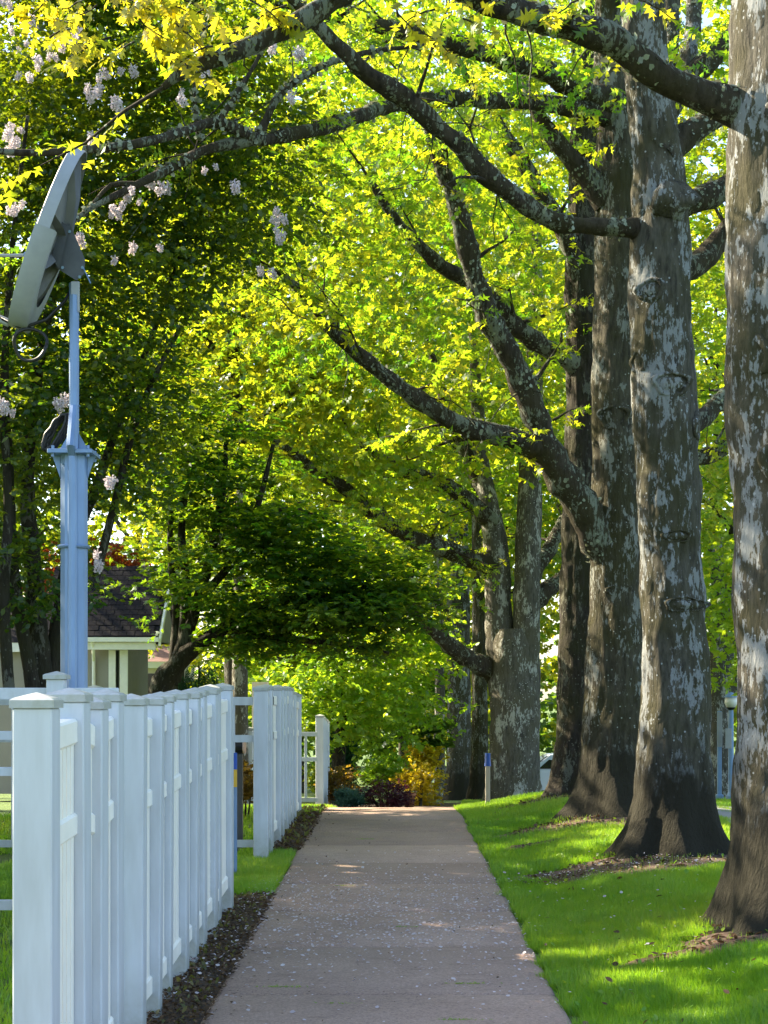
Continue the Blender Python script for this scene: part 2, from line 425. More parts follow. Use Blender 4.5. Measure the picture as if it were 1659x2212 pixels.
# ------------------------------------------------------------------ leaves
OAK_V = np.array([(0,0,0),(.02,.14,0),(.30,.30,-.05),(.0,.42,.02),(.40,.66,-.07),(.0,.70,.02),(.10,.70,0),(0,1,-.08),(-.10,.70,0),(-.40,.66,-.07),(-.30,.30,-.05),(.22,.86,-.06),(-.22,.86,-.06)])
OAK_F = np.array([(0,2,3),(3,10,0),(3,4,5),(5,9,3),(5,6,7),(7,8,5)])
OVA_V = np.array([(0,0,0),(.23,.28,.02),(.24,.62,.02),(0,1,-.06),(-.24,.62,.02),(-.23,.28,.02)])
OVA_F = np.array([(0,1,2,3),(0,3,4,5)])
DIA_V = np.array([(0,0,0),(.30,.5,.03),(0,1,-.05),(-.30,.5,.03)])
DIA_F = np.array([(0,1,2,3)])
MAP_V = np.array([(0,.1,0),(.10,.30,0),(.48,.28,-.04),(.16,.48,0),(.36,.86,-.05),(.0,.62,0),(0,1.1,-.06),(-.36,.86,-.05),(-.16,.48,0),(-.48,.28,-.04),(-.10,.30,0)])
MAP_F = np.array([(0,2,3),(3,4,5),(3,6,8),(5,7,8),(8,9,0),(0,3,8)])
def leaves(Pos, D, Nn, Ln, tmpl, rnd=None, width=1.0):
    tv, tf = tmpl
    D = unit(D); X = unit(np.cross(D, Nn)); Nn = np.cross(X, D)
    n = len(Pos); k = len(tv)
    V = (Pos[:, None] + Ln[:, None, None] * (tv[None, :, 0, None] * X[:, None] * width + tv[None, :, 1, None] * D[:, None] + tv[None, :, 2, None] * Nn[:, None])).reshape(-1, 3)
    Fc = (tf[None] + (np.arange(n) * k)[:, None, None]).reshape(-1, tf.shape[1])
    if rnd is None: rnd = rng.random(n)
    return V, Fc, np.repeat(rnd, k)
OAK = (OAK_V, OAK_F); OVA = (OVA_V, OVA_F); DIA = (DIA_V, DIA_F); MAP = (MAP_V, MAP_F)

def sprays(Cn, O, k, ln, size, tmpl, droop=.3, jit=.35, rmean=None, width=1.0, flat=.8):
    """k leaves along a short twig starting at Cn in direction O"""
    m = len(Cn); O = unit(O)
    t = (np.tile(np.arange(k), (m, 1)) + rng.random((m, k)) * .8) / k
    side = unit(np.cross(O, np.array([0, 0, 1.0])) + 1e-6)
    sg = np.where(np.arange(k) % 2 == 0, 1.0, -1.0)[None, :, None]
    Lm = ln * (0.7 + .6 * rng.random((m, 1, 1)))
    Pos = Cn[:, None] + O[:, None] * t[..., None] * Lm - np.array([0, 0, 1.0]) * (t[..., None] ** 2) * Lm * droop
    D = O[:, None] * .65 + side[:, None] * sg * .75 - np.array([0, 0, 1.0]) * droop + rng.normal(0, jit, (m, k, 3))
    Nn = np.array([0, 0, 1.0]) + rng.normal(0, flat, (m, k, 3))
    Ls = size * (.65 + .7 * rng.random((m, k)))
    base = rng.random((m, 1)) if rmean is None else rmean[:, None]
    rn = np.clip(base * .65 + rng.random((m, k)) * .45 - .05, 0, 1)
    return leaves(Pos.reshape(-1, 3), D.reshape(-1, 3), Nn.reshape(-1, 3), Ls.ravel(), tmpl, rn.ravel(), width)
def join(parts):
    V, Fc, R, b = [], [], [], 0
    if len({p[1].shape[1] for p in parts}) > 1:
        parts = [(v, f if f.shape[1] == 3 else np.concatenate([f[:, :3], f[:, [0, 2, 3]]]), r) for v, f, r in parts]
    for v, f, r in parts:
        V.append(v); Fc.append(f + b); R.append(r); b += len(v)
    return np.concatenate(V), np.concatenate(Fc), np.concatenate(R)
def rdir(n, up=.0, spread=1.0):
    a = rng.random(n) * 2 * pi
    return np.stack([np.cos(a), np.sin(a), up + rng.normal(0, .25, n)], -1)
def crown_pts(cen, rad, clumps, per, sig=(.8, .8, .28), shell=.55, keep=None):
    """clump centres in an ellipsoid shell, sprays round each clump"""
    u = unit(rng.normal(size=(clumps, 3))); r = shell + (1 - shell) * rng.random((clumps, 1)) ** .6
    cc = np.array(cen) + u * r * np.array(rad)
    if keep is not None: cc = cc[keep(cc)]
    Cn = cc[:, None] + rng.normal(size=(len(cc), per, 3)) * np.array(sig)
    O = unit(u[: len(cc)] if keep is None else unit(cc - np.array(cen)))[:, None] * .6 + rdir(len(cc) * per).reshape(len(cc), per, 3)
    rm = np.repeat(rng.random((len(cc), 1)), per, 1)
    O[..., 2] *= .5
    return Cn.reshape(-1, 3), O.reshape(-1, 3), rm.ravel()
def crown(name, parent, parts, m):
    V, Fc, R = join(parts)
    V = V - np.array(parent.location)
    o = put(name, mesh_np(name, V, Fc, {'rnd': R}), m, parent)
    o['kind'] = 'stuff'
    return o

# ------------------------------------------------------------------ wood
def wood(name, pts, parent, m, sides=10, step=.12, rough=.10, seed=0):
    """pts rows: x y z radius (world)"""
    Q = spline(pts, step)
    if name == 'limb':
        sd_ = np.concatenate([[0], np.cumsum(np.linalg.norm(np.diff(Q[:, :3], axis=0), axis=1))])
        Q[:, 3] *= 1 + .35 * np.exp(-sd_ / .2)
        kk = np.arange(len(Q)); Q[:, 3] *= 1 + .10 * np.sin(kk * .9 + seed) * np.sin(kk * .37 + 2 * seed)
    V, Fc = tube_np(Q[:, :3], np.maximum(Q[:, 3], .004), sides)
    n = len(Q); a = np.tile(np.arange(sides), n) * 1.0; v = np.repeat(np.arange(n), sides) * 1.0
    h = vnoise(a / sides * 6, v * .55, 6, seed + 11) - .5 + .6 * (vnoise(a / sides * 10, v * 1.3, 10, seed + 12) - .5)
    cen = np.repeat(Q[:, :3], sides, 0)
    V = cen + (V - cen) * (1 + rough * 3 * h)[:, None]
    # close the tip
    tip = len(V); V = np.vstack([V, Q[-1, :3]])
    cap = np.array([[tip - sides + i, tip - sides + (i + 1) % sides, tip, tip] for i in range(sides)])
    me = bpy.data.meshes.new(name)
    V = V - np.array(parent.location) if parent is not None else V
    me.from_pydata(V.tolist(), [], [tuple(f) for f in Fc.tolist()] + [tuple(c[:3]) for c in cap.tolist()])
    me.polygons.foreach_set('use_smooth', np.ones(len(me.polygons), bool)); me.update()
    put(name, me, m, parent)
    return Q
def trunk(name, prof, parent, m, flare=.3, sides=60, seed=1, ridge=.034, lobes=5):
    """prof rows: x y z radius up the stem; root flare at the foot, bark relief in the mesh"""
    Q = spline(prof, .05); z0 = prof[0][2]
    a = np.arange(sides) / sides * 2 * pi; n = len(Q)
    A = np.tile(a, (n, 1)); H = (Q[:, 2] - z0)[:, None] * np.ones_like(A)
    ph = np.random.default_rng(seed).random(4) * 6
    R = Q[:, 3][:, None] * (1 + .05 * np.sin(2 * A + ph[0] + H * .5) + .03 * np.sin(3 * A + ph[1] - H))
    lob = .62 + .38 * np.cos(lobes * A + ph[2] + .5 * np.sin(A + ph[3]))
    R += flare * np.exp(-np.maximum(H, 0) / .26) * lob + flare * .45 * np.exp(-np.maximum(H, 0) / .75)
    u = A / (2 * pi)
    w = u + .02 * np.sin(H * 3)
    R += ridge * (vnoise(w * 34, H * 2.6, 34, seed) - .5) + ridge * 1.1 * (vnoise(w * 9, H * 3.3, 9, seed + 1) - .5) + ridge * .6 * (vnoise(w * 60, H * 9, 60, seed + 2) - .5)
    X = Q[:, 0][:, None] + R * np.cos(A); Y = Q[:, 1][:, None] + R * np.sin(A); Z = Q[:, 2][:, None] * np.ones_like(A)
    V = np.stack([X, Y, Z], -1).reshape(-1, 3) - np.array(parent.location)
    i = np.arange(n - 1)[:, None] * sides; j = np.arange(sides)[None]
    Fc = np.stack([i + j, i + (j + 1) % sides, i + sides + (j + 1) % sides, i + sides + j], -1).reshape(-1, 4)
    return put(name, mesh_np(name, V, Fc, smooth=True), m, parent)
def scar(parent, c, nrm, R, rr, squash, m, bulge=.02):
    """healed branch collar: a lipped ring round a low boss"""
    n = unit(np.array(nrm, float)); up = np.array([0, 0, 1.0]); x = unit(np.cross(up, n)); y = np.cross(n, x)
    mb = MB(); S1, S2 = 20, 6; V = []; f = []; c = np.array(c) - n * rr * .2
    for i in range(S1):
        t = 2 * pi * i / S1; wob = 1 + .10 * sin(3 * t + R * 40) + .06 * sin(5 * t)
        for j in range(S2):
            s = 2 * pi * j / S2
            rad = (R + rr * cos(s)) * wob
            V.append(np.array(c) + x * rad * cos(t) + y * rad * sin(t) * squash + n * rr * sin(s) * (1.25 if sin(t) > 0 else .8))
    for i in range(S1):
        for j in range(S2):
            f.append((i*S2+j, ((i+1)%S1)*S2+j, ((i+1)%S1)*S2+(j+1)%S2, i*S2+(j+1)%S2))
    b = len(V)
    for i in range(S1):
        t = 2 * pi * i / S1
        V.append(np.array(c) + x * R * .95 * cos(t) + y * R * .95 * sin(t) * squash - n * .01)
    for i in range(S1):
        t = 2 * pi * i / S1
        V.append(np.array(c) + x * R * .5 * cos(t) + y * R * .5 * sin(t) * squash + n * bulge)
    V.append(np.array(c) + n * bulge * 1.3)
    for i in range(S1):
        f.append((b+i, b+(i+1)%S1, b+S1+(i+1)%S1, b+S1+i)); f.append((b+S1+i, b+S1+(i+1)%S1, b+2*S1))
    mb.add(np.array(V) - np.array(parent.location), f)
    return mb.build('branch_scar', m, parent, smooth=True)

class Tree:
    """an oak: limbs as parts; side branches, twigs and leaf sprays grow from the limbs"""
    def __init__(s, name, base, label, cat, group, bark, limbm):
        s.t = thing(name, tuple(base), label, cat, group); s.bark = bark; s.limbm = limbm
        s.tw = []; s.lf = []; s.n = 0; s.li = []
    def limb(s, pix, foliage=True, start=.25, every=.42, blen=(.7, 1.7), m=None, size=.125, dens=1.0, bright=.5, up=.15, k=7):
        pts = [(*P(px, py, d), th / 2 / F * d) for px, py, d, th in pix]
        s.n += 1
        Q = wood('limb', pts, s.t, m or s.limbm, 14, .07, .10, s.n * 7 + len(s.t.name))
        k_ = int(len(Q) * 26); ii = rng.integers(0, len(Q), k_); u_ = unit(rng.normal(size=(k_, 3)) + np.array([0, 0, .5])); tt = unit(np.gradient(Q[:, :3], axis=0))[ii]
        u_ = unit(u_ - tt * np.sum(u_ * tt, 1, keepdims=True)); on = vnoise(ii * .35, ii * 0, 512, s.n + 40) > .45
        s.li.append(leaves(Q[ii, :3][on] + u_[on] * Q[ii, 3:4][on] * .98, (tt + rng.normal(0, .7, (k_, 3)))[on], u_[on], (.018 + .035 * rng.random(k_))[on], OVA, None, 1.6))
        if foliage: s.branch(Q, start, every, blen, size, dens, bright, up, k)
        return Q
    def branch(s, Q, start, every, blen, size, dens, bright, up, k=7):
        seg = np.linalg.norm(np.diff(Q[:, :3], axis=0), axis=1); cum = np.concatenate([[0], np.cumsum(seg)])
        L = cum[-1]; pos = start * L
        while pos < L:
            i = min(np.searchsorted(cum, pos), len(Q) - 2)
            p = Q[i, :3]; T = unit(Q[i + 1, :3] - Q[i, :3])
            for _ in range(2 if random.random() < dens * .6 else 1):
                d = unit(T * random.uniform(.2, .9) + np.array([random.gauss(0, .7), random.gauss(0, .8), random.gauss(up, .38)]))
                ln = random.uniform(*blen) * (1 - .35 * pos / L)
                s.shoot(p, d, ln, max(.006, Q[i, 3] * .28), size, bright, k)
            for _ in range(random.choice((1, 1, 2, 3))):
                n_ = 7; bp = [p]; bd_ = unit(np.array([random.gauss(0, .7), random.gauss(0, .7), random.gauss(-.1, .5)])); bl = random.uniform(.35, 1.3)
                for q_ in range(n_): bd_ = unit(bd_ + np.array([random.gauss(0, .2), random.gauss(0, .2), random.gauss(-.08, .15)])); bp.append(bp[-1] + bd_ * bl / n_)
                s.tw.append(tube_np(np.array(bp), np.linspace(.008, .0025, n_ + 1), 4))
            pos += every * random.uniform(.6, 1.4) / dens
        s.shoot(Q[-1, :3], unit(Q[-1, :3] - Q[-4, :3]), blen[1] * .8, max(.006, Q[-1, 3] * .7), size, bright, k)
    def shoot(s, p, d, ln, r, size, bright, k=7, depth=0):
        n = max(3, int(ln / .22)); pts = [p]; dd = d.copy()
        for i in range(n):
            dd = unit(dd + np.array([random.gauss(0, .16), random.gauss(0, .16), random.gauss(.0, .12)]))
            pts.append(pts[-1] + dd * ln / n)
        pts = np.array(pts)
        s.tw.append(tube_np(pts, np.linspace(r, .0035, len(pts)), 4))
        c = []; o = []
        for i in range(1, n + 1):
            if depth == 0 and i > 1 and random.random() < .55:
                side = unit(np.cross(dd, [0, 0, 1.0]) * random.choice((-1, 1)) + dd * .6 + np.array([0, 0, random.gauss(.1, .25)]))
                s.shoot(pts[i], side, ln * random.uniform(.35, .6), r * .5, size, bright, k, 1)
            if i > n * .3:
                c.append(pts[i]); o.append(dd + rng.normal(0, .5, 3) * np.array([1, 1, .4]))
        c = np.array(c); o = np.array(o)
        s.lf.append(sprays(c, o, k, .26, size, OAK, droop=.35, rmean=np.clip(rng.normal(bright, .22, len(c)), 0, 1)))
    def finish(s, leafm, twm=None):
        if s.tw:
            V, Fc, b = [], [], 0
            for v, f in s.tw: V.append(v); Fc.append(f + b); b += len(v)
            o = put('twigs', mesh_np('twigs', np.concatenate(V) - np.array(s.t.location), np.concatenate(Fc), smooth=True), twm or s.limbm, s.t)
            o['kind'] = 'stuff'
        if s.lf: crown('crown', s.t, s.lf, leafm)
        if s.li: crown('lichen', s.t, s.li, M['lichen'])
#PART2
# ------------------------------------------------------------------ the row of oaks on the right
def gbase(px, d): 
    x = (px - 848) / F * d
    return np.array([x, d, float(G(x, d))])
def prof(d, rows, y=None):
    """rows: px centre, py, px width -> stem profile"""
    return [(*P(c, py, d if y is None else d + y), w / 2 / F * d) for c, py, w in rows]
OG = 'street oaks along the lawn strip'
def foot(b, rows, d):
    """first profile row sits on the ground"""
    c, py, w = rows[0]
    return [(b[0], b[1], b[2] - .12, w / 2 / F * d), (b[0], b[1], b[2] + .02, w / 2 / F * d)] + prof(d, rows[1:])

# T1, at the right edge
d = 9.6; b = gbase(1726, d)
T1 = Tree('oak_tree', b, 'nearest thick oak trunk cut off by the right edge, limb arching over the path', 'tree', OG, M['oak_bark_pale'], M['oak_limb'])
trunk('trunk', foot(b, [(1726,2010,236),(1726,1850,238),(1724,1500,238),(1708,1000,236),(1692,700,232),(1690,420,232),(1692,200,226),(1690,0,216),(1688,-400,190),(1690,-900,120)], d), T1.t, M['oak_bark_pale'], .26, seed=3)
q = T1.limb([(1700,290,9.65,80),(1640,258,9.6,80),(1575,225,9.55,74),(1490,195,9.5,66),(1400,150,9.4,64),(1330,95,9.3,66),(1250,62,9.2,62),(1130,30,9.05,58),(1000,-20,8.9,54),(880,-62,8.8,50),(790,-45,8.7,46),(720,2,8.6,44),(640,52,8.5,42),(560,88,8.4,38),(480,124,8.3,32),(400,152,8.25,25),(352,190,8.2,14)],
             start=.30, every=.5, blen=(.5, 1.0), size=.11, dens=.5, bright=.75, up=.25)
for (px, py, rad, nn) in ((1640,282,.105,(-.28,-1,0)),(1592,786,.085,(-.9,-.75,0)),(1640,1010,.12,(-.35,-1,0)),(1650,1420,.11,(-.3,-1,0))):
    c = np.array(P(px, py, 9.6)); n = unit(np.array(nn)); cx = np.array([b[0] - (.06 if py < 1100 else 0), b[1]])
    hz = unit(n[:2]); cc = np.array([cx[0] + hz[0] * .335, cx[1] + hz[1] * .335, c[2]])
    scar(T1.t, cc, n, rad, .032, 1.15, M['oak_bark_pale'], .02)

# T2, the fully visible trunk
d = 13.6; b = gbase(1455, d)
T2 = Tree('oak_tree', b, 'pale lichen-marked oak trunk in full view with a knobbly burl', 'tree', OG, M['oak_bark_pale'], M['oak_limb'])
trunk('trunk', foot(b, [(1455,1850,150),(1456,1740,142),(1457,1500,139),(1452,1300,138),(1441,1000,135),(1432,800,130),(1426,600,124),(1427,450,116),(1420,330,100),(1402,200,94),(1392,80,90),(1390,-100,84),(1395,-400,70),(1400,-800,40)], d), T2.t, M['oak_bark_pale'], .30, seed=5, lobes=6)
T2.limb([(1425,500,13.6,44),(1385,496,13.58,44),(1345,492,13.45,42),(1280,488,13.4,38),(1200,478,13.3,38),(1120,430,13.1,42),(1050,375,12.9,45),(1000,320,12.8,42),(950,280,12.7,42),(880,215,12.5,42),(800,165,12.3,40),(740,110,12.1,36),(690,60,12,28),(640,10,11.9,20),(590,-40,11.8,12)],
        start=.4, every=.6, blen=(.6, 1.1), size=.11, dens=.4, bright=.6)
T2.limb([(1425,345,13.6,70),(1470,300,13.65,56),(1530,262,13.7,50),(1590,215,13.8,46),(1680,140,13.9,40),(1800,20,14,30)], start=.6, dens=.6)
# the burl and the old pruning scars
def on_trunk(px, py, d, cxpx, wpx):
    x = (px - 848) / F * d; cx = (cxpx - 848) / F * d; r = wpx / 2 / F * d
    dx = np.clip((x - cx) / r, -.95, .95); n = np.array([dx, -math.sqrt(1 - dx * dx), 0])
    return np.array([cx + n[0] * r, d + n[1] * r, P(px, py, d)[2]]), n
for px, py, cx, w, R_, rr, sq in ((1440,842,1434,131,.155,.028,.62),(1395,640,1427,125,.12,.03,.7),(1470,1310,1452,138,.20,.022,.3),(1505,925,1438,134,.10,.03,1.0),(1450,1165,1446,137,.12,.016,.4),(1375,788,1432,130,.09,.03,.9)):
    c, n = on_trunk(px, py, d, cx, w)
    scar(T2.t, c, n, R_, rr, sq, M['oak_bark_pale'], .025)
c, n = on_trunk(1442, 452, d, 1427, 116)
Vb, fb = [], []
for i in range(9):
    for j in range(16):
        th = pi * i / 8; ph = 2 * pi * j / 16
        r = 1 + .18 * sin(3 * ph + 2 * th) + .12 * sin(5 * th + ph)
        Vb.append((.20 * r * sin(th) * cos(ph), .13 * r * sin(th) * sin(ph), .145 * r * cos(th)))
for i in range(8):
    for j in range(16): fb.append((i*16+j, i*16+(j+1)%16, (i+1)*16+(j+1)%16, (i+1)*16+j))
MB().add(np.array(Vb) + c + n * .02 - b, fb).build('burl', M['oak_bark_pale'], T2.t, smooth=True)

# T3, half behind T2
d = 17.5; b = gbase(1335, d)
T3 = Tree('oak_tree', b, 'brown mossy oak trunk half hidden behind the pale lichen-marked one', 'tree', OG, M['oak_bark'], M['oak_limb'])
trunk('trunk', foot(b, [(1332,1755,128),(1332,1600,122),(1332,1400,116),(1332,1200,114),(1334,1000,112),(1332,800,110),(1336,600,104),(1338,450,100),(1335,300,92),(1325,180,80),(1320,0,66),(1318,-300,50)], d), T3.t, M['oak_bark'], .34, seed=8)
T3.limb([(1318,228,17.4,60),(1250,195,17.0,50),(1180,152,16.6,46),(1100,130,16.2,44),(1000,100,15.6,40),(880,72,14.9,34),(760,42,14.2,28),(700,28,13.8,24),(600,5,13.3,16)], start=.4, dens=.4, bright=.6, size=.115)
Q3 = T3.limb([(1318,250,17.4,46),(1200,226,16.8,36),(1050,216,16.0,34),(940,216,15.3,34),(830,232,14.5,32),(720,270,13.6,30),(620,292,12.9,28),(560,300,12.5,26),(470,266,12.1,22),(390,286,11.8,20),(300,310,11.5,19),(150,326,11.3,17),(40,330,11.2,14),(-80,320,11.1,10)], start=.3, every=.7, blen=(.35, .8), dens=.35, bright=.5, size=.09)
T3.limb([(565,299,12.5,24),(450,322,12.2,21),(370,362,12.0,19),(290,402,11.8,16),(210,442,11.7,13),(150,482,11.6,9)], start=.3, every=.6, blen=(.3, .6), dens=.3, bright=.4, size=.08)
T3.limb([(290,398,11.8,11),(240,400,11.75,9),(200,440,11.7,6)], foliage=False)
T3.limb([(560,288,12.5,16),(610,200,12.6,14),(700,142,12.8,13),(800,112,13.0,11),(900,100,13.2,7)], start=.3, every=.6, blen=(.3, .6), dens=.3, size=.09)
T3.limb([(470,268,12.1,12),(520,190,12.1,10),(560,120,12.2,8),(585,40,12.2,5)], start=.5, blen=(.2, .5), dens=.3, size=.08)
T3.limb([(430,300,12.0,10),(420,180,12.0,8),(440,60,12.0,5)], foliage=False)
# the big leaning limb and its fork
T3.limb([(1335,1300,17.5,60),(1312,1215,17.45,74),(1268,1112,17.3,74),(1220,1035,17.2,70),(1182,975,17.1,64),(1152,885,17,58),(1122,812,16.9,54),(1086,742,16.8,54),(1052,680,16.7,52),(1026,600,16.6,48),(1006,520,16.5,44),(986,440,16.4,40),(960,375,16.3,32),(930,300,16.2,20),(905,220,16.1,10)], start=.35, every=.5, blen=(.6, 1.3), dens=.85, bright=.55)
T3.limb([(1182,978,17.1,50),(1100,945,16.9,44),(1000,920,16.7,40),(930,882,16.5,38),(850,826,16.3,34),(780,770,16.1,30),(720,716,15.9,26),(680,662,15.7,22),(640,620,15.6,17),(600,588,15.5,10)], start=.25, every=.45, blen=(.6, 1.3), dens=.9, bright=.62)
T3.limb([(1310,430,17.5,50),(1260,372,17.4,44),(1210,318,17.3,38),(1165,250,17.2,30),(1130,170,17.1,20)], start=.4, dens=.8)
for rows in ([(1375,640,17.6,60),(1450,600,17.8,54),(1520,560,18,50),(1575,490,18.2,46),(1660,400,18.4,36)], [(1375,470,17.6,62),(1470,445,17.8,58),(1560,410,18,52),(1660,370,18.3,40)], [(1380,1000,17.7,46),(1490,925,18,40),(1560,862,18.4,36),(1640,780,18.8,26)]):
    T3.limb(rows, start=.5, dens=.8, bright=.6)
T3.limb([(1360,330,17.6,60),(1420,240,17.7,46),(1445,120,17.8,42),(1448,0,17.9,40),(1450,-160,18,34)], foliage=False, m=M['oak_bark_pale'])
T3.limb([(1400,300,17.8,46),(1470,190,18.1,40),(1492,90,18.3,36),(1500,0,18.4,34),(1505,-160,18.5,28)], foliage=False, m=M['oak_bark_pale'])
T3.limb([(1420,260,17.6,56),(1490,170,17.6,52),(1560,105,17.7,48),(1650,20,17.8,40)], start=.7, dens=.5)
for px, py, R_, rr, sq in ((1318,910,.16,.03,.75),(1330,1280,.13,.022,.5),(1340,1140,.10,.02,.6)):
    c, n = on_trunk(px, py, d, 1333, 112); scar(T3.t, c, n, R_, rr, sq, M['oak_bark'])

# T4, dark
d = 21.0; b = gbase(1262, d)
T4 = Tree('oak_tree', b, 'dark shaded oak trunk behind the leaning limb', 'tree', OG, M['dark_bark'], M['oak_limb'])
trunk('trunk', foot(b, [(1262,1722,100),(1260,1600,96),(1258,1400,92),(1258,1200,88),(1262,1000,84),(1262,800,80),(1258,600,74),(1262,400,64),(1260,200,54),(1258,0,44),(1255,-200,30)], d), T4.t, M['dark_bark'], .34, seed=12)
T4.limb([(1262,800,21,50),(1225,775,20.8,44),(1173,746,20.6,42),(1112,702,20.4,38),(1060,645,20.2,36),(1006,605,20,34),(946,569,19.8,30),(895,518,19.6,26),(850,470,19.5,22),(800,390,19.3,14)], start=.3, every=.55, blen=(.7, 1.5), dens=.9, bright=.55)
T4.limb([(1262,640,21,50),(1230,525,20.8,40),(1160,400,20.6,34),(1090,290,20.4,30),(1040,220,20.2,24),(990,130,20,14)], start=.3, every=.6, dens=.85, bright=.6)
T4.limb([(1285,1000,21.1,44),(1500,990,22,36),(1580,960,22.4,30),(1680,900,23,20)], start=.4, dens=.8, bright=.7)

# T5, forked pale trunk
d = 31.0; b = gbase(1110, d)
T5 = Tree('oak_tree', b, 'grey oak forking into two stems beside the blue-tipped stake', 'tree', OG, M['grey_bark'], M['oak_limb'])
trunk('trunk', foot(b, [(1110,1702,112),(1112,1600,110),(1112,1480,110),(1112,1400,104),(1112,1360,90)], d), T5.t, M['grey_bark'], .18, seed=15)
w1 = wood('stem', [(*P(c_, py, dd), w / 2 / F * dd) for c_, py, dd, w in ((1090,1500,31,70),(1080,1400,31,62),(1076,1300,31,58),(1072,1200,31,56),(1060,1110,31,44),(1040,1000,31.2,34),(1030,850,31.4,26),(1020,700,31.6,16))], T5.t, M['grey_bark'], 20, .1, .04, 31)
w2 = wood('stem', [(*P(c_, py, dd), w / 2 / F * dd) for c_, py, dd, w in ((1132,1500,31,70),(1136,1400,30.9,60),(1138,1300,30.8,58),(1140,1200,30.8,56),(1143,1100,30.8,54),(1147,1000,30.8,50),(1152,850,30.8,42),(1158,650,30.8,30),(1160,400,30.8,16))], T5.t, M['grey_bark'], 20, .1, .04, 33)
T5.limb([(1060,1222,31,46),(1020,1210,30.8,40),(980,1192,30.6,38),(900,1166,30.2,36),(840,1132,29.8,34),(790,1096,29.4,32),(740,1052,29,28),(690,1022,28.6,26),(640,986,28.2,22),(600,955,28,12)], start=.25, every=.7, blen=(.8, 1.8), dens=1.0, bright=.6)
T5.limb([(1065,1446,31,46),(1020,1428,30.7,40),(980,1400,30.4,36),(940,1366,30.1,32),(900,1320,29.8,28),(862,1280,29.6,20),(830,1236,29.4,10)], start=.35, every=.7, blen=(.6, 1.4), dens=.8, bright=.75)
T5.limb([(1068,1130,31,40),(1010,1080,30.8,34),(950,1040,30.6,28),(860,1010,30.4,22),(780,960,30.2,14)], start=.25, every=.6, blen=(.8, 1.7), dens=1, bright=.65)
T5.limb([(1050,1060,31.2,36),(1000,960,31.2,30),(960,860,31.2,24),(930,760,31.2,14)], start=.2, every=.6, blen=(.8, 1.8), dens=1, bright=.6)
T5.limb([(1145,1240,31,40),(1190,1180,31.3,32),(1230,1100,31.6,24),(1270,1000,32,14)], start=.3, dens=.8, bright=.7)
T5.limb([(1145,1310,31,40),(1185,1272,31.2,34),(1225,1240,31.5,28),(1290,1190,32,18)], start=.5, dens=.6, bright=.7)

# T6 group, pale trunks at the end of the row
T6s = []
for px, d, w, m, lab in ((992,40.0,56,M['oak_bark_pale'],'pale patchy oak trunk farthest along the lawn strip'), (1036,36.0,34,M['oak_bark'],'brown oak trunk touching the forked grey oak'), (950,45.0,22,M['grey_bark'],'thin grey trunk at the left end of the oak row')):
    b = gbase(px, d)
    t = Tree('oak_tree', b, lab, 'tree', OG, m, M['oak_limb'])
    trunk('trunk', foot(b, [(px,1720,w),(px,1600,w*.96),(px,1450,w*.9),(px-2,1250,w*.8),(px-6,1000,w*.62),(px-10,800,w*.4)], d), t.t, m, .14, seed=int(px))
    T6s.append((t, b))
T6s[0][0].limb([(985,1350,40,26),(930,1290,39.6,20),(870,1240,39,14),(800,1200,38.6,8)], every=.8, blen=(.8, 1.8), bright=.7)

# upper crowns of the row, mostly over the top of the picture
def oak_crown(t, cen, rad, clumps, per, size=.14, k=8, bright=None, keep=None, tm=OAK):
    c, o, rm = crown_pts(cen, rad, clumps, per, (.75, .75, .22), .35, keep)
    if bright is not None: rm = np.clip(rm * .5 + bright - .25, 0, 1)
    t.lf.append(sprays(c, o, k, .32, size, tm, .35, rmean=rm))
oak_crown(T2, (1.2, 14.5, 9.2), (3.6, 3.4, 1.8), 46, 14, .12)
oak_crown(T3, (0.2, 19.0, 9.6), (4.4, 3.6, 2.8), 80, 16, .13)
oak_crown(T4, (0.6, 23.5, 9.6), (4.8, 3.6, 4.0), 110, 20, .14)
oak_crown(T4, (5.5, 24.5, 8.5), (2.6, 3.0, 4.4), 60, 18, .14, bright=.7)
oak_crown(T4, (6.2, 26.5, 12.0), (2.8, 3.0, 3.2), 60, 18, .16, bright=.7, tm=DIA)
oak_crown(T5, (-.4, 31.0, 10.0), (5.2, 4.0, 5.6), 170, 22, .16, bright=.6, tm=DIA)
oak_crown(T5, (-1.6, 29.5, 5.4), (2.4, 2.4, 1.3), 44, 16, .14, bright=.65)
oak_crown(T6s[0][0], (-1.0, 41.0, 11.5), (7.0, 4.6, 8.0), 230, 20, .19, bright=.65, tm=DIA)
oak_crown(T6s[1][0], (3.4, 37.0, 8.5), (3.6, 2.6, 5.5), 90, 18, .17, bright=.6, tm=DIA)
oak_crown(T6s[2][0], (2.4, 47.0, 11.0), (5.5, 3.6, 8.5), 170, 20, .21, bright=.7, tm=DIA)
T1.finish(M['oak_leaf']); T2.finish(M['oak_leaf']); T3.finish(M['oak_leaf']); T4.finish(M['oak_leaf']); T5.finish(M['oak_leaf'])
for t, _ in T6s: t.finish(M['oak_leaf'])

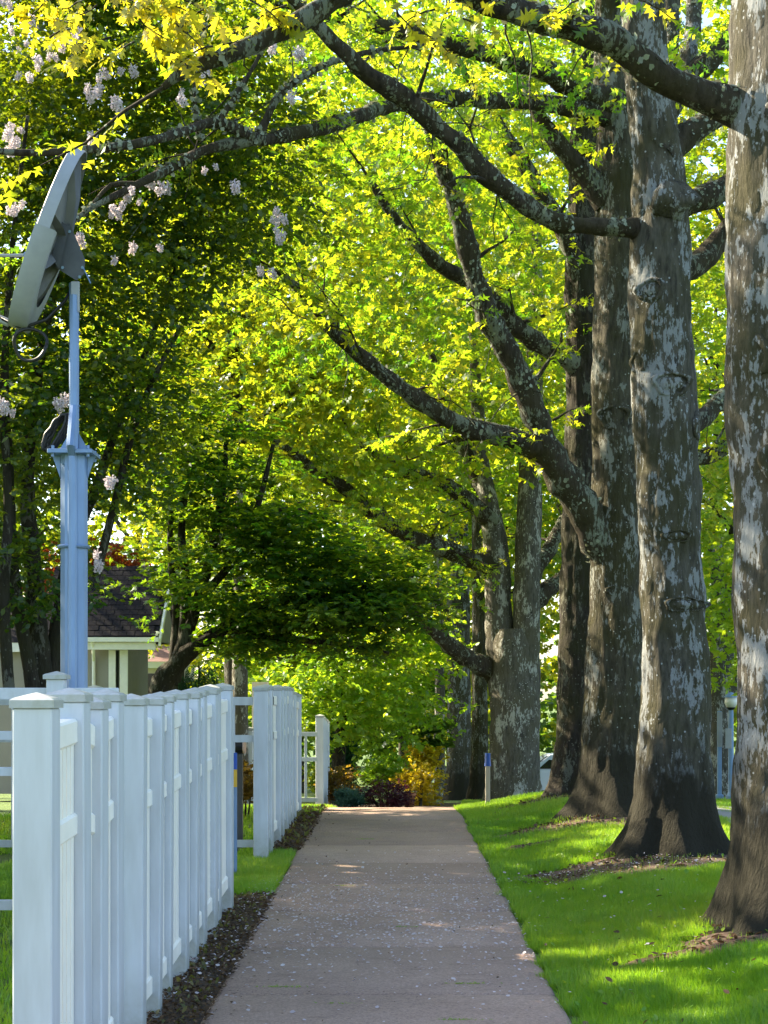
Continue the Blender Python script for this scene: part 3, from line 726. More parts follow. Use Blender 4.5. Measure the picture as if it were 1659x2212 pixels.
# surface roots running out from the feet of the nearer oaks
for t_, d_, rt, angs in ((T1, 9.6, .42, (2.6, 3.5, 4.4, 5.3)), (T2, 13.6, .42, (2.9, 3.7, 4.3, 5.0, 5.9)), (T3, 17.5, .45, (2.8, 3.6, 4.5)), (T4, 21.0, .42, (2.7, 3.5, 4.4))):
    bx_, by_ = t_.t.location[0], t_.t.location[1]
    for a_ in angs:
        L_ = random.uniform(.5, 1.1); rows = []; aa = a_ + random.uniform(-.2, .2)
        x_, y_ = bx_ + cos(aa) * rt * .55, by_ + sin(aa) * rt * .55
        for q_ in range(6):
            r_ = random.uniform(.055, .08) * (1 - q_ / 6.5)
            rows.append((x_, y_, float(G(x_, y_)) - .035 + (.05 if q_ == 0 else 0) - .012 * q_ + random.gauss(0, .006), r_))
            aa += random.gauss(0, .22); x_ += cos(aa) * L_ / 5; y_ += sin(aa) * L_ / 5
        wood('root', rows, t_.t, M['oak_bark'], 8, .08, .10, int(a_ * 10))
# near, separately visible oak leaves hanging at the top left: each leaf a part of the near oak's limb
twig_holder = [o for o in T1.t.children if o.name.startswith('limb')][0]
_r = [(.04,.10,0),(.27,.17,-.05),(.10,.30,0),(.40,.50,-.08),(.11,.56,.0),(.31,.83,-.07),(.09,.78,0)]
NLV = np.array([(0,0,0),(0,.3,.02),(0,.56,.02),(0,.78,.01),(0,1.02,-.08)] + _r + [(-x, y, z) for x, y, z in _r])
NLF = []
for o_ in (5, 12):
    t_ = [(0,o_,o_+1),(0,o_+1,1),(1,o_+1,o_+2),(1,o_+2,o_+3),(1,o_+3,2),(2,o_+3,o_+4),(2,o_+4,o_+5),(2,o_+5,3),(3,o_+5,o_+6),(3,o_+6,4)]
    NLF += t_ if o_ == 5 else [(a_, c_, b_) for a_, b_, c_ in t_]
NLF = np.array(NLF)
lv = mesh_np('leaf', *leaves(np.zeros((1, 3)), np.array([[0, 1.0, 0]]), np.array([[0, 0, 1.0]]), np.ones(1), (NLV, NLF))[:2], {'rnd': np.ones(len(NLV)) * .8})
lv2 = lv.copy(); lv2.attributes['rnd'].data.foreach_set('value', np.ones(len(NLV), np.float32) * .35)
lv.materials.append(M['near_oak_leaf']); lv2.materials.append(M['near_oak_leaf'])
tw = []
def near_spray(px, py, d, dx, dz, n, spread):
    p = P(px, py, d); dirv = unit(np.array([dx, random.gauss(0, .3), dz]))
    pts = [p]
    for i in range(5): pts.append(pts[-1] + unit(dirv + rng.normal(0, .15, 3) - np.array([0, 0, .06 * i])) * spread / 5)
    pts = np.array(pts); tw.append(tube_np(pts, np.linspace(.006, .003, 6), 4))
    for i in range(n):
        q_ = pts[random.randint(1, 5)] + rng.normal(0, .025, 3)
        o = bpy.data.objects.new('leaf', lv if random.random() < .7 else lv2)
        C.objects.link(o); o.parent = twig_holder
        o.location = q_ - np.array(T1.t.location)
        dd = unit(dirv * .5 + rng.normal(0, .55, 3) + np.array([0, 0, -.55]))
        o.rotation_euler = Vector(dd).to_track_quat('Y', 'Z').to_euler()
        o.rotation_euler.rotate_axis('Y', random.gauss(0, .8))
        s_ = random.uniform(.075, .125); o.scale = (s_, s_, s_)
for (px, py, n) in ((130,-10,14),(180,0,16),(230,-10,16),(280,0,16),(330,-5,16),(400,0,14),(110,40,8),(160,60,8),(210,10,12),(260,20,12),(300,40,14),(340,30,12),(380,50,12),(420,60,10),(240,80,12),(290,90,10),(200,90,9),(330,100,10),(440,20,10),(470,40,8),(540,0,10),(580,20,9),(390,110,8),(460,100,8),(620,10,6),(860,30,9),(900,60,8),(940,20,8),(1000,40,7),(1080,0,6),(1380,0,7),(1250,0,6)):
    near_spray(px, py, random.uniform(8.0, 8.8), random.choice((-1, 1)) * .7, -.35, n, .22)
V, Fc, bb = [], [], 0
for v, f in tw: V.append(v); Fc.append(f + bb); bb += len(v)
o = put('twigs', mesh_np('twigs', np.concatenate(V) - np.array(T1.t.location), np.concatenate(Fc)), M['oak_limb'], T1.t); o['kind'] = 'stuff'

# ------------------------------------------------------------------ trees on the left
def stems(t, lists, m, sides=10):
    for rows in lists:
        wood('stem', [(*P(px, py, d), w / 2 / F * d) for px, py, d, w in rows], t, m, sides, .1, .07, int(rows[0][0]) % 97)
def ell(px, py, d, w, h, dep):
    """ellipsoid from a picture box"""
    c = P(px, py, d); return c, (w / 2 / F * d, dep, h / 2 / F * d)

# flowering tree behind the fence
b = gbase(92, 14.0)
FT = thing('flowering_tree', tuple(b), 'multi-stemmed dark tree with hanging pale pink blossom behind the fence', 'tree')
stems(FT, [[(95,1800,14,60),(88,1480,14,56),(80,1350,14,46),(70,1200,14,36),(60,1050,14,30),(75,850,13.8,24),(110,650,13.5,18),(160,430,13.2,12)],
           [(95,1700,14.1,44),(112,1450,14.1,38),(125,1350,14.1,32),(150,1200,14.2,24),(210,1050,14.2,20),(260,900,14.2,16),(330,720,14.1,12),(400,520,14,8)],
           [(92,1600,13.9,36),(60,1420,13.8,30),(30,1250,13.7,26),(18,1000,13.5,22),(10,800,13.3,18),(30,500,13,12),(60,250,12.6,8)],
           [(205,1260,14,18),(250,1080,14,17),(290,920,14.1,15),(350,780,14.2,12),(430,640,14.3,8)],
           [(20,1500,13.2,26),(8,1300,13.2,24),(18,1100,13.2,20),(5,900,13.2,16),(-30,700,13,12)]], M['dark_bark'])
fl = []
for (px, py, d, w, h, dep, cl, per) in ((120,260,13.2,620,640,1.3,52,28), (420,330,14,560,520,1.2,44,28), (160,640,13.6,520,460,1.0,36,26), (390,560,14.6,320,360,1.0,24,26), (120,930,13.8,460,420,.9,34,24), (300,900,14.4,280,320,.8,18,22), (60,1220,13.6,220,300,.6,14,18), (260,60,13.5,760,220,1.6,44,26), (590,400,15,280,260,1.0,14,24), (-150,500,14.5,400,1400,1.2,60,22), (40,150,14.6,360,420,.8,34,24)):
    cen, rad = ell(px, py, d, w, h, dep)
    c, o, rm = crown_pts(cen, rad, cl, per, (.24, .24, .10), .15)
    fl.append(sprays(c, o, 9, .20, .058, OVA, .35, .3, rm, 1.15))
crown('crown', FT, fl, M['locust_leaf'])
# hanging blossom clusters
def blossom_mesh(seed):
    r = np.random.default_rng(seed); n = 90
    z = -r.random(n) * .15; rad = .042 * (1 - .6 * (-z / .15)) + .006
    a = r.random(n) * 2 * pi
    Pp = np.stack([np.cos(a) * rad * r.random(n) ** .4, np.sin(a) * rad * r.random(n) ** .4, z], -1)
    D = np.stack([np.cos(a), np.sin(a), -.3 + .6 * r.random(n)], -1)
    v, f, rr = leaves(Pp, D, unit(r.normal(size=(n, 3))), .026 + .014 * r.random(n), OVA, r.random(n), 1.6)
    sv, sf = tube_np(np.array([(0, 0, .03), (0, 0, -.05), (0, 0, -.14)]), np.array([.006, .012, .006]), 4)
    f = np.vstack([f, sf + len(v)]); v = np.vstack([v, sv]); rr = np.concatenate([rr, np.ones(12) * .5])
    me = mesh_np('blossom_cluster', v, f, {'rnd': rr}); me.materials.append(M['petal']); return me
bms = [blossom_mesh(s) for s in (1, 2, 3)]
for (px, py) in ((10,12),(28,60),(58,55),(52,90),(133,98),(120,130),(85,145),(52,175),(165,80),(33,122),(195,200),(207,196),(275,150),(225,170),(390,215),(245,226),(192,292),(10,290),(30,288),(15,325),(28,318),(20,455),(50,450),(8,460),(325,395),(350,400),(312,392),(275,420),(297,440),(245,465),(262,455),(452,368),(520,405),(290,530),(347,550),(255,560),(600,470),(592,490),(605,515),(570,590),(20,890),(5,880),(130,870),(118,880),(235,1040),(205,1212),(215,1222),(165,520),(440,160),(620,210),(600,100),(640,120)):
    for _ in range(random.choice((1, 2, 2, 3))):
        o = put('blossom_cluster', random.choice(bms), None, FT)
        o.location = P(px + random.uniform(-13, 13), py - 12 + random.uniform(-11, 11), random.uniform(11.4, 12.2)) - b
        o.rotation_euler = (random.gauss(0, .3), random.gauss(0, .3), random.random() * 6)
        s_ = random.uniform(.34, .68); o.scale = (s_, s_, s_)

# Japanese maple, dark, leaning over the fence
b = gbase(370, 22.0)
JM = thing('maple_tree', tuple(b), 'dark leaning maple with layered foliage reaching toward the path', 'tree')
stems(JM, [[(330,1720,22,60),(345,1500,22,54),(380,1440,22,46),(420,1400,21.9,36),(480,1360,21.8,28),(560,1310,21.6,20),(660,1290,21.4,14),(780,1300,21.2,8)],
           [(372,1470,22,38),(400,1380,22,30),(430,1290,22,24),(460,1180,22,20),(480,1060,22.1,16),(490,940,22.2,10)],
           [(395,1400,22,24),(402,1260,22.1,20),(392,1150,22.2,17),(405,1020,22.3,13),(420,900,22.4,8)],
           [(430,1300,22,20),(510,1200,21.9,16),(560,1080,21.9,13),(590,960,21.9,8)],
           [(480,1360,21.8,18),(600,1380,21.5,14),(720,1390,21.2,10),(840,1410,21,6)],
           [(540,1140,21.9,12),(620,1100,21.8,10),(700,1120,21.6,6)],
           [(372,1480,22.1,26),(380,1330,22.2,18),(368,1180,22.3,14),(372,1000,22.4,9)]], M['dark_bark'])
ml = []
for (px, py, d, w, h, dep, cl, per, sg) in ((620,1240,21.6,500,290,1.5,50,28,.34), (740,1290,21.2,360,220,1.2,26,24,.32), (520,1330,21.8,240,180,1.0,22,30,.28), (800,1330,21.2,260,150,.9,20,28,.3), (560,1160,21.8,360,140,1.0,22,28,.3), (450,1010,22.2,330,300,1.2,40,30,.3), (300,850,21.5,240,320,1.0,24,26,.3), (860,1270,21.2,160,120,.7,8,24,.28), (620,1400,21.4,240,70,.8,9,22,.28)):
    cen, rad = ell(px, py, d, w, h, dep)
    c, o, rm = crown_pts(cen, rad, cl, per, (sg, sg, .075), .1)
    ml.append(sprays(c, o, 7, .16, .085, OVA, .22, .25, rm, 1.25, .3))
crown('crown', JM, ml, M['maple_leaf'])

TG = 'trees filling the background'
def bg_tree(name, x, y, h, rx, ry, rz, m, clumps, per, size, label, k=8, tm=DIA, tr=.22, bark='dark_bark', zc=None, shell=.35, sig=(.8, .8, .25), bright=None, lean=0, ln=.34, wd=1.2):
    z = float(G(x, y)); t = thing(name, (x, y, z), label, 'tree', TG)
    zc = h - rz if zc is None else zc
    wood('trunk', [(x, y, z - .1, tr * 1.25), (x, y, z + .4, tr), (x + lean * .4, y, z + zc * .5, tr * .8), (x + lean * .7, y, z + zc, tr * .5), (x + lean, y, z + h * .92, .04)], t, M[bark], 12, .25, .05, int(abs(x * 7)))
    for i in range(6):
        a = random.random() * 6.28; z0 = z + zc * random.uniform(.45, .95)
        e = np.array([x + cos(a) * rx * .75, y + sin(a) * ry * .75, z0 + rz * random.uniform(.3, .9)])
        s0 = np.array([x + lean * .5, y, z0]); mid = (s0 + e) / 2 + np.array([0, 0, .3])
        wood('limb', [(*s0, tr * .45), (*mid, tr * .28), (*e, .02)], t, M[bark], 6, .3, .06, i)
    c, o, rm = crown_pts((x + lean, y, z + zc), (rx, ry, rz), clumps, per, sig, shell)
    if bright is not None: rm = np.clip(rm * .5 + bright - .25, 0, 1)
    crown('crown', t, [sprays(c, o, k, ln, size, tm, .3, .4, rm, wd)], M[m])
    return t
# mid distance, left of the path: sunlit tops over the maple
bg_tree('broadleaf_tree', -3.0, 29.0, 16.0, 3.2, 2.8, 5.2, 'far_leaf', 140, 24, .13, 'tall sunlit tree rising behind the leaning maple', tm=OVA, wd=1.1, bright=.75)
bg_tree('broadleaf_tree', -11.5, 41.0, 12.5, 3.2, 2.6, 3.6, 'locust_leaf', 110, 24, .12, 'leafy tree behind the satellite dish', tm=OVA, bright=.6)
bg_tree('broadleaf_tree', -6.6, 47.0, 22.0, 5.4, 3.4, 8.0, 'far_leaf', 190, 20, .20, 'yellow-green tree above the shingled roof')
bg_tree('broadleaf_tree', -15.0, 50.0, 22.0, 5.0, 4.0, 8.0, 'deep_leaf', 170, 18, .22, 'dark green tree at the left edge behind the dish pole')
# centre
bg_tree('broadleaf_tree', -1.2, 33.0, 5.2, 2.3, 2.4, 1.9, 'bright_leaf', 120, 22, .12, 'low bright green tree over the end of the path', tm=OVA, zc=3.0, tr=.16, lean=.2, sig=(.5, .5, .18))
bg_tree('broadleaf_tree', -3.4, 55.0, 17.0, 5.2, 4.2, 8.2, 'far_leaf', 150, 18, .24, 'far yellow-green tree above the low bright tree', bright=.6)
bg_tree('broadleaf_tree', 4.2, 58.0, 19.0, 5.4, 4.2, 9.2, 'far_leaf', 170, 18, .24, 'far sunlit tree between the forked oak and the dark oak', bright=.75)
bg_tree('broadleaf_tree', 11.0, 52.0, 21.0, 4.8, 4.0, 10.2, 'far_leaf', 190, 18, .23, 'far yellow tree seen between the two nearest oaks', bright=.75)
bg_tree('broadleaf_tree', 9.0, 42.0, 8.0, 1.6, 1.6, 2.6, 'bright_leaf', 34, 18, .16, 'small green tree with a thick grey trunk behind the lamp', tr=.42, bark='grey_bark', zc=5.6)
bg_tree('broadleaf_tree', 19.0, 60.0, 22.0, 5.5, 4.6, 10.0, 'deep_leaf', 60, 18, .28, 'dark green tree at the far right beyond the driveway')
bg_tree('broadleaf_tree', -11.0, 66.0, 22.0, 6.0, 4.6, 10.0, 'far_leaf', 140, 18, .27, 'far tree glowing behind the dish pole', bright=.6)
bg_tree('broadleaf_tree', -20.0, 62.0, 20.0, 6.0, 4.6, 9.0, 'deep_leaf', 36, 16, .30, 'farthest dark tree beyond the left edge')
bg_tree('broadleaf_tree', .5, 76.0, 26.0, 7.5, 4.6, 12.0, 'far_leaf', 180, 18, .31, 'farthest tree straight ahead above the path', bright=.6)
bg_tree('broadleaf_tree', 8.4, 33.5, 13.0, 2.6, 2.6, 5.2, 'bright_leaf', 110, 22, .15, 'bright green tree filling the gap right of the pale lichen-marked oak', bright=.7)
for y_, lab in ((12.4, 'nearest yard tree just beyond the left edge'), (16.8, 'middle yard tree just beyond the left edge'), (21.4, 'farthest yard tree just beyond the left edge')):  # out-of-view trees added only to keep direct sun off the path
    bg_tree('broadleaf_tree', -8.8, y_, 8.0, 2.6, 2.8, 3.0, 'locust_leaf', 130, 22, .15, lab, tm=DIA, wd=1.5)
bg_tree('red_leaf_tree', -8.4, 42.0, 7.6, 1.5, 1.2, 1.4, 'red_leaf', 26, 18, .13, 'red-leaved tree just above the shingled roof', tm=MAP, tr=.1, zc=6.1, sig=(.4, .4, .2))
bg_tree('broadleaf_tree', -2.55, 25.5, 6.0, 1.3, 1.2, 1.5, 'maple_leaf', 26, 18, .09, 'slim grey-trunked tree in the fence gap', tm=MAP, tr=.16, bark='grey_bark', zc=4.4)
# far hedge mass behind the garden so the eye does not run out to the horizon
hl = []
for x in np.linspace(-36, 40, 22):
    y = 80 + 6 * sin(x); c, o, rm = crown_pts((x, y, float(G(x, y)) + 3.2), (3.4, 2, 4.0), 34, 6, (.8, .8, .5), .3)
    hl.append(sprays(c, o, 8, .5, .46, DIA, .3, .4, rm, 1.3))
V, Fc, R = join(hl)
tag(put('far_wood', mesh_np('far_wood', V, Fc, {'rnd': R}), M['deep_leaf']), 'dark wood closing off the far background', 'wood', kind='stuff')
#PART3
# ------------------------------------------------------------------ white post fence along the path
FX = -1.20                                   # path-side face of the posts
post_h = 1.58
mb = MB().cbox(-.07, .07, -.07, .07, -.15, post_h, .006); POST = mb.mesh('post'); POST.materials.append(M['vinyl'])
mb = MB(); e = .079
mb.add([(-e,-e,0),(e,-e,0),(e,e,0),(-e,e,0),(-e,-e,.028),(e,-e,.028),(e,e,.028),(-e,e,.028),(-e+.012,-e+.012,.036),(e-.012,-e+.012,.036),(e-.012,e-.012,.036),(-e+.012,e-.012,.036),(0,0,.056)],
       [(3,2,1,0),(0,1,5,4),(1,2,6,5),(2,3,7,6),(3,0,4,7),(4,5,9,8),(5,6,10,9),(6,7,11,10),(7,4,8,11),(8,9,12),(9,10,12),(10,11,12),(11,8,12)])
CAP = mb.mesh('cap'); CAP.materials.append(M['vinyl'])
def fence(ds, label, drop=None, skip=(), hts=None):
    y0 = ds[0] + .07; z0 = float(np.interp(y0, _gy, _gz))
    t = thing('post_fence', (FX - .07, y0, z0), label, 'fence', 'white fence sections along the path')
    for i, d in enumerate(ds):
        yc = d + .07; z = float(np.interp(yc, _gy, _gz)) + (0 if hts is None else hts[i])
        j_ = 0 if i == 0 else 1
        p = put('post', POST, None, t, (j_ * random.gauss(0, .006), yc - y0, z - z0)); p.rotation_euler = (j_ * random.gauss(0, .004), j_ * random.gauss(0, .004), j_ * random.gauss(0, .02))
        c = put('cap', CAP, None, p, (0, 0, post_h))
        if i + 1 < len(ds) and i not in skip:
            ya = d + .14; yb = ds[i + 1]; zz = z - z0
            zb = float(np.interp(yb + .07, _gy, _gz)) - z0 + (0 if hts is None else hts[i + 1])
            for (za, zt) in ((1.415, 1.515), (1.06, 1.15), (.10, .20)):
                V = []
                x0, x1, cc = -.04, .047, .01
                for (y, dz) in ((ya - y0 - .002, zz), (yb - y0 + .002, zb)):
                    V += [(x0+cc,y,za+dz),(x1-cc,y,za+dz),(x1,y,za+cc+dz),(x1,y,zt-cc+dz),(x1-cc,y,zt+dz),(x0+cc,y,zt+dz),(x0,y,zt-cc+dz),(x0,y,za+cc+dz)]
                f = [(j, (j+1) % 8, 8+(j+1) % 8, 8+j) for j in range(8)]
                MB().add(V, f).build('rail', M['vinyl_rail'], t)
            n = 6; w = (yb - ya) / n
            for j in range(n):
                a0 = ya + j * w + .006 - y0; a1 = ya + (j + 1) * w - .006 - y0; zl = zz + (zb - zz) * j / n
                MB().box(-.02, .034, a0, a1, .2 + zl - .02, 1.06 + zl + .01).build('slat', M['vinyl_rail'], t)
                MB().box(-.02, .034, a0, a1, 1.15 + zl - .01, 1.415 + zl + .01).build('slat', M['vinyl_rail'], t)
    return t
S1 = [5.38,5.93,6.29,6.70,7.27,7.78,8.28,8.84,9.32,9.80,10.37,10.76,11.35]
fence(S1, 'nearest white vinyl fence section with capped posts and cream rails', skip=(3,), hts=[.0,.02,-.01,.02,.0,0,.01,.02,.02,.03,.04,.05,.06])
S2 = [14.7,15.15,15.6,16.2,16.8,17.4,18.0,18.5,18.95,20.0]
fence(S2, 'second white fence section with closely set posts beside the grass patch', hts=[.04,.05,.05,.04,.04,.03,.03,.02,-.03,-.05])
S3 = [26.6,27.2,27.8,28.4,29.2]
fence(S3, 'farthest white fence section by the garden shrubs')
# open return fences running into the yard
def open_fence(xa, xb, y, rails, z0, top, label, posts, n_bal):
    zb = float(G(xb, y)); t = thing('rail_fence', (xb, y, zb), label, 'fence', 'open rail fences of the yard')
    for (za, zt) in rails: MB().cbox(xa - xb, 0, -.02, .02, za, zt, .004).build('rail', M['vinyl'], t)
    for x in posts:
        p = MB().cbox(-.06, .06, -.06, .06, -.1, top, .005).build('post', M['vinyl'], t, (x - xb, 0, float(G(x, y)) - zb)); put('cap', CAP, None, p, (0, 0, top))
    for i in range(n_bal):
        x = (xa - xb) * (i + .7) / n_bal
        MB().cbox(x - .022, x + .022, -.012, .012, rails[-1][0] + .02, rails[0][1] - .03, .003).build('baluster', M['vinyl'], t)
    return t
open_fence(-5.6, -1.34, 14.85, ((1.48, 1.56), (1.12, 1.19), (.10, .17)), 0, 1.62, 'open white rail fence joining the second section and running into the yard', (-2.9, -4.4), 14)
open_fence(-6.4, -1.9, 10.6, ((1.58, 1.66), (1.30, 1.36), (1.05, 1.11), (.12, .19)), 0, 1.72, 'open rail fence behind the nearest fence section', (-2.33, -4.2, -5.8), 18)
open_fence(-3.6, -1.25, 25.6, ((1.20, 1.27), (.78, .85), (.1, .17)), 0, 1.3, 'open rail fence in front of the farthest white section', (-2.4,), 8)

# ------------------------------------------------------------------ satellite dish on its post
d = 11.0; sc = F / d
b = gbase(160, d)
DP = thing('dish_post', tuple(b), 'pale blue-grey steel post carrying the satellite dish behind the fence', 'post')
def rel(px, py, dd=0.): return P(px, py, d + dd) - b
zt = rel(160, 985)[2]; zs = rel(160, 1182)[2]; zm = rel(160, 612)[2]
mb = MB(); mb.tube([(0, 0, -.1), (0, 0, zt)], .098, 12); mb.build('column', M['galv'], DP)
mb = MB(); mb.cbox(-.16, .16, -.16, .16, zt, zt + .03, .006); mb.build('flange', M['galv'], DP)
for sx in (-1, 1):
    MB().add([(sx*.098,-.008,zt),(sx*.155,-.008,zt),(sx*.098,-.008,zt-.16),(sx*.098,.008,zt),(sx*.155,.008,zt),(sx*.098,.008,zt-.16)], [(0,1,2),(3,5,4),(0,3,4,1),(1,4,5,2),(2,5,3,0)]).build('gusset', M['galv'], DP)
    for sy in (-1, 1):
        MB().tube([(sx*.125, sy*.125, zt - .025), (sx*.125, sy*.125, zt + .055)], .012, 6).build('bolt', M['galv'], DP)
mb = MB(); mb.tube([(.0, 0, zt + .03), (.0, 0, zm)], .036, 12); mb.build('mast', M['galv'], DP)
for sx in (-1, 1):
    MB().add([(sx*.036,-.006,zt+.03),(sx*.11,-.006,zt+.03),(sx*.036,-.006,zt+.16),(sx*.036,.006,zt+.03),(sx*.11,.006,zt+.03),(sx*.036,.006,zt+.16)], [(0,1,2),(3,5,4),(0,3,4,1),(1,4,5,2),(2,5,3,0)]).build('gusset', M['galv'], DP)
mb = MB(); mb.tube([(.012, -.118, .2), (.012, -.118, zt - .02), (.014, -.185, zt + .04), (.012, -.06, zt + .35), (.008, -.052, zm - .1)], .032, 8); mb.build('conduit', M['galv'], DP)
mb = MB(); mb.tube([(0.2/2 * cos(a) * 1.06, .2/2 * sin(a) * 1.06 - .012, zs) for a in np.linspace(0, 2*pi, 24)], .014, 6); mb.build('strap', M['galv'], DP)
mb = MB(); mb.cbox(-.012, .05, -.062, -.04, zm - .22, zm, .005); mb.build('clamp_plate', M['dish_light'], DP)
for zz in (zm - .36, zt + .36):
    MB().tube([(.04*cos(a), .04*sin(a), zz) for a in np.linspace(0, 2*pi, 16)], .006, 5).build('band', M['galv'], DP)
# the dish
cD = P(92, 512, d)
SD = thing('satellite_dish', tuple(P(150, 600, d)), 'grey satellite dish seen nearly edge-on at the top of the post', 'satellite dish')
o0 = np.array(SD.location)
nrm = unit(np.array([-.94, -.135, .34])); upv = unit(np.array([.34, .0, .94]) - nrm * np.dot([.34, .0, .94], nrm)); sid = np.cross(upv, nrm)
RU, RS = .675, .37
def dish(r, a, off):
    return cD + upv * RU * r * sin(a) + sid * RS * r * cos(a) - nrm * off - o0
NA = 48
mb = MB(); V = []; f = []
rs_ = [.02, .3, .55, .8, 1.0]
for r in rs_:
    for i in range(NA): V.append(dish(r, 2*pi*i/NA, .13 * (1 - r * r)))
for q in range(len(rs_) - 1):
    for i in range(NA): f.append((q*NA+i, q*NA+(i+1)%NA, (q+1)*NA+(i+1)%NA, (q+1)*NA+i))
mb.add(V, f); mb.build('reflector', M['dish_grey'], SD, smooth=True)
mb = MB(); V = []; f = []
for (r, off) in ((1.0, -.004), (1.012, .0), (1.012, .09), (1.0, .09)):
    for i in range(NA): V.append(dish(r, 2*pi*i/NA, off))
for q in range(3):
    for i in range(NA): f.append((q*NA+i, q*NA+(i+1)%NA, (q+1)*NA+(i+1)%NA, (q+1)*NA+i))
mb.add(V, f); mb.build('rim', M['dish_light'], SD)
for a in np.linspace(0, 2*pi, 9)[:-1] + .2:
    V = []
    for r in (.1, .55, .985):
        for s_ in (-1, 1):
            V.append(dish(r, a + s_ * .035 / max(r, .2), .13 * (1 - r * r) + .002))
        V.append(dish(r, a, .13 * (1 - r * r) + .07 - .02 * r))
    f = []
    for q in (0, 3): f += [(q, q+3, q+5, q+2), (q+2, q+5, q+4, q+1)]
    MB().add(V, f).build('rib', M['dish_grey'], SD)
# lower back cover
V = []; n2 = 20; rows_ = ((1.014, -.012), (1.02, .125), (.90, .14), (.72, .13))
for r, off in rows_:
    for i in range(n2 + 1): V.append(dish(r, pi + pi * i / n2 + .0, off))
f = [(q*(n2+1)+i, q*(n2+1)+i+1, (q+1)*(n2+1)+i+1, (q+1)*(n2+1)+i) for q in range(3) for i in range(n2)]
MB().add(V, f).build('back_cover', M['dish_light'], SD, smooth=True)
def rl(px, py, dd=0.): return P(px, py, d + dd) - o0
mb = MB(); mb.tube([rl(62, 551, -.1), rl(20, 552, -.1), rl(-80, 552, -.05), rl(-260, 560, 0)], .012, 8); mb.build('feed_arm', M['dish_light'], SD)
mb = MB(); mb.tube([rl(70, 520, -.1), rl(62, 575, -.12)], .02, 8); mb.tube([rl(72, 556, -.14), rl(52, 549, -.14)], .017, 8); mb.build('arm_clamp', M['galv'], SD)
mb = MB(); mb.tube([rl(20, 698), rl(-10, 685), rl(-60, 672)], .03, 8); mb.build('lower_arm', M['dish_light'], SD)
# mounting bracket
V = [rl(*q) for q in ((130,520,-.07),(150,482,-.07),(184,560,-.07),(182,592,-.07),(165,606,-.07),(118,576,-.07))] + [rl(*q) for q in ((130,520,.07),(150,482,.07),(184,560,.07),(182,592,.07),(165,606,.07),(118,576,.07))]
MB().add(V, [(5,4,3,2,1,0),(6,7,8,9,10,11)] + [(i, (i+1)%6, 6+(i+1)%6, 6+i) for i in range(6)]).build('bracket', M['dark_metal'], SD)
mb = MB(); V = [rl(*q) for q in ((118,515,-.10),(132,478,-.10),(150,490,-.10),(128,580,-.10),(112,560,-.10))] + [rl(*q) for q in ((118,515,.10),(132,478,.10),(150,490,.10),(128,580,.10),(112,560,.10))]
mb.add(V, [(4,3,2,1,0),(5,6,7,8,9)] + [(i, (i+1)%5, 5+(i+1)%5, 5+i) for i in range(5)]); mb.build('back_plate', M['dark_metal'], SD)
for q in ((135,578),(178,578),(172,598),(150,500)):
    MB().tube([rl(*q, -.085), rl(*q, -.07)], .012, 6).build('bolt', M['galv'], SD)
mb = MB(); mb.tube([rl(178, 575, -.08), rl(196, 612, -.1)], .005, 5); mb.build('adjusting_rod', M['galv'], SD)
mb = MB(); mb.tube([rl(0, 686, -.02), rl(40, 706, -.05), rl(62, 704, -.06), rl(100, 690, -.04), rl(140, 650, .02), rl(155, 622, .03)], .012, 6); mb.build('cable', M['black_rubber'], SD, smooth=True)
mb = MB(); cc = rl(66, 745, -.06)
pts = [cc + np.array([.115 * cos(t) * (1 + .06 * sin(3 * t)), .02 * sin(2 * t), .12 * sin(t) * (1 + .05 * cos(2 * t))]) for t in np.linspace(0, 4 * pi, 70)]
mb.tube(pts, .013, 6); mb.build('cable_loop', M['black_rubber'], SD, smooth=True)
cc = P(118, 935, d) - b
CO = thing('cable_coil', tuple(P(118, 975, d)), 'bundle of coiled black cable hung beside the mast', 'cable')
for k_ in range(5):
    pts = [P(118, 935, d) - np.array(CO.location) + np.array([.05 * cos(t) + .07 * sin(t) + random.gauss(0, .004) + .008 * k_, -.02 + .02 * k_ * .5, .13 * sin(t) + random.gauss(0, .004)]) for t in np.linspace(0, 2 * pi, 36)]
    MB().tube(pts, .012, 6, cap=False).build('cable_turn', M['black_rubber'], CO, smooth=True)

# ------------------------------------------------------------------ house with the shingled roof
d = 34.0
def HP(px, py, dd=0.): return P(px, py, d + dd)
zg = float(G(-7, d))
H = thing('house', (-6.5, d + 1.5, zg), 'taupe house with dark shingled gable roof and white trim behind the fence', 'house')
ho = np.array(H.location)
eL, eR = HP(80, 1374), HP(341, 1374); ze = eL[2]; zr = HP(0, 1220, 1.5)[2]
xL, xR = eL[0], eR[0]
run = 1.9
roof = MB()
for (ya, za, yb, zb_) in ((d, ze, d + run, zr), (d + 2 * run, ze, d + run, zr)):
    roof.add(np.array([(xL, ya, za), (xR, ya, za), (xR, yb, zb_), (xL, yb, zb_), (xL, ya, za - .06), (xR, ya, za - .06), (xR, yb, zb_ - .06), (xL, yb, zb_ - .06)]) - ho, [(0,1,2,3),(7,6,5,4),(0,4,5,1),(1,5,6,2),(3,7,4,0)])
RO = roof.build('roof', M['shingle'], H)
nc = 14; slope = math.hypot(run, zr - ze); ang = math.atan2(zr - ze, run)
SH = MB().box(-.10, .10, -.012, .155, 0, .012).mesh('shingle'); SH.materials.append(M['shingle'])
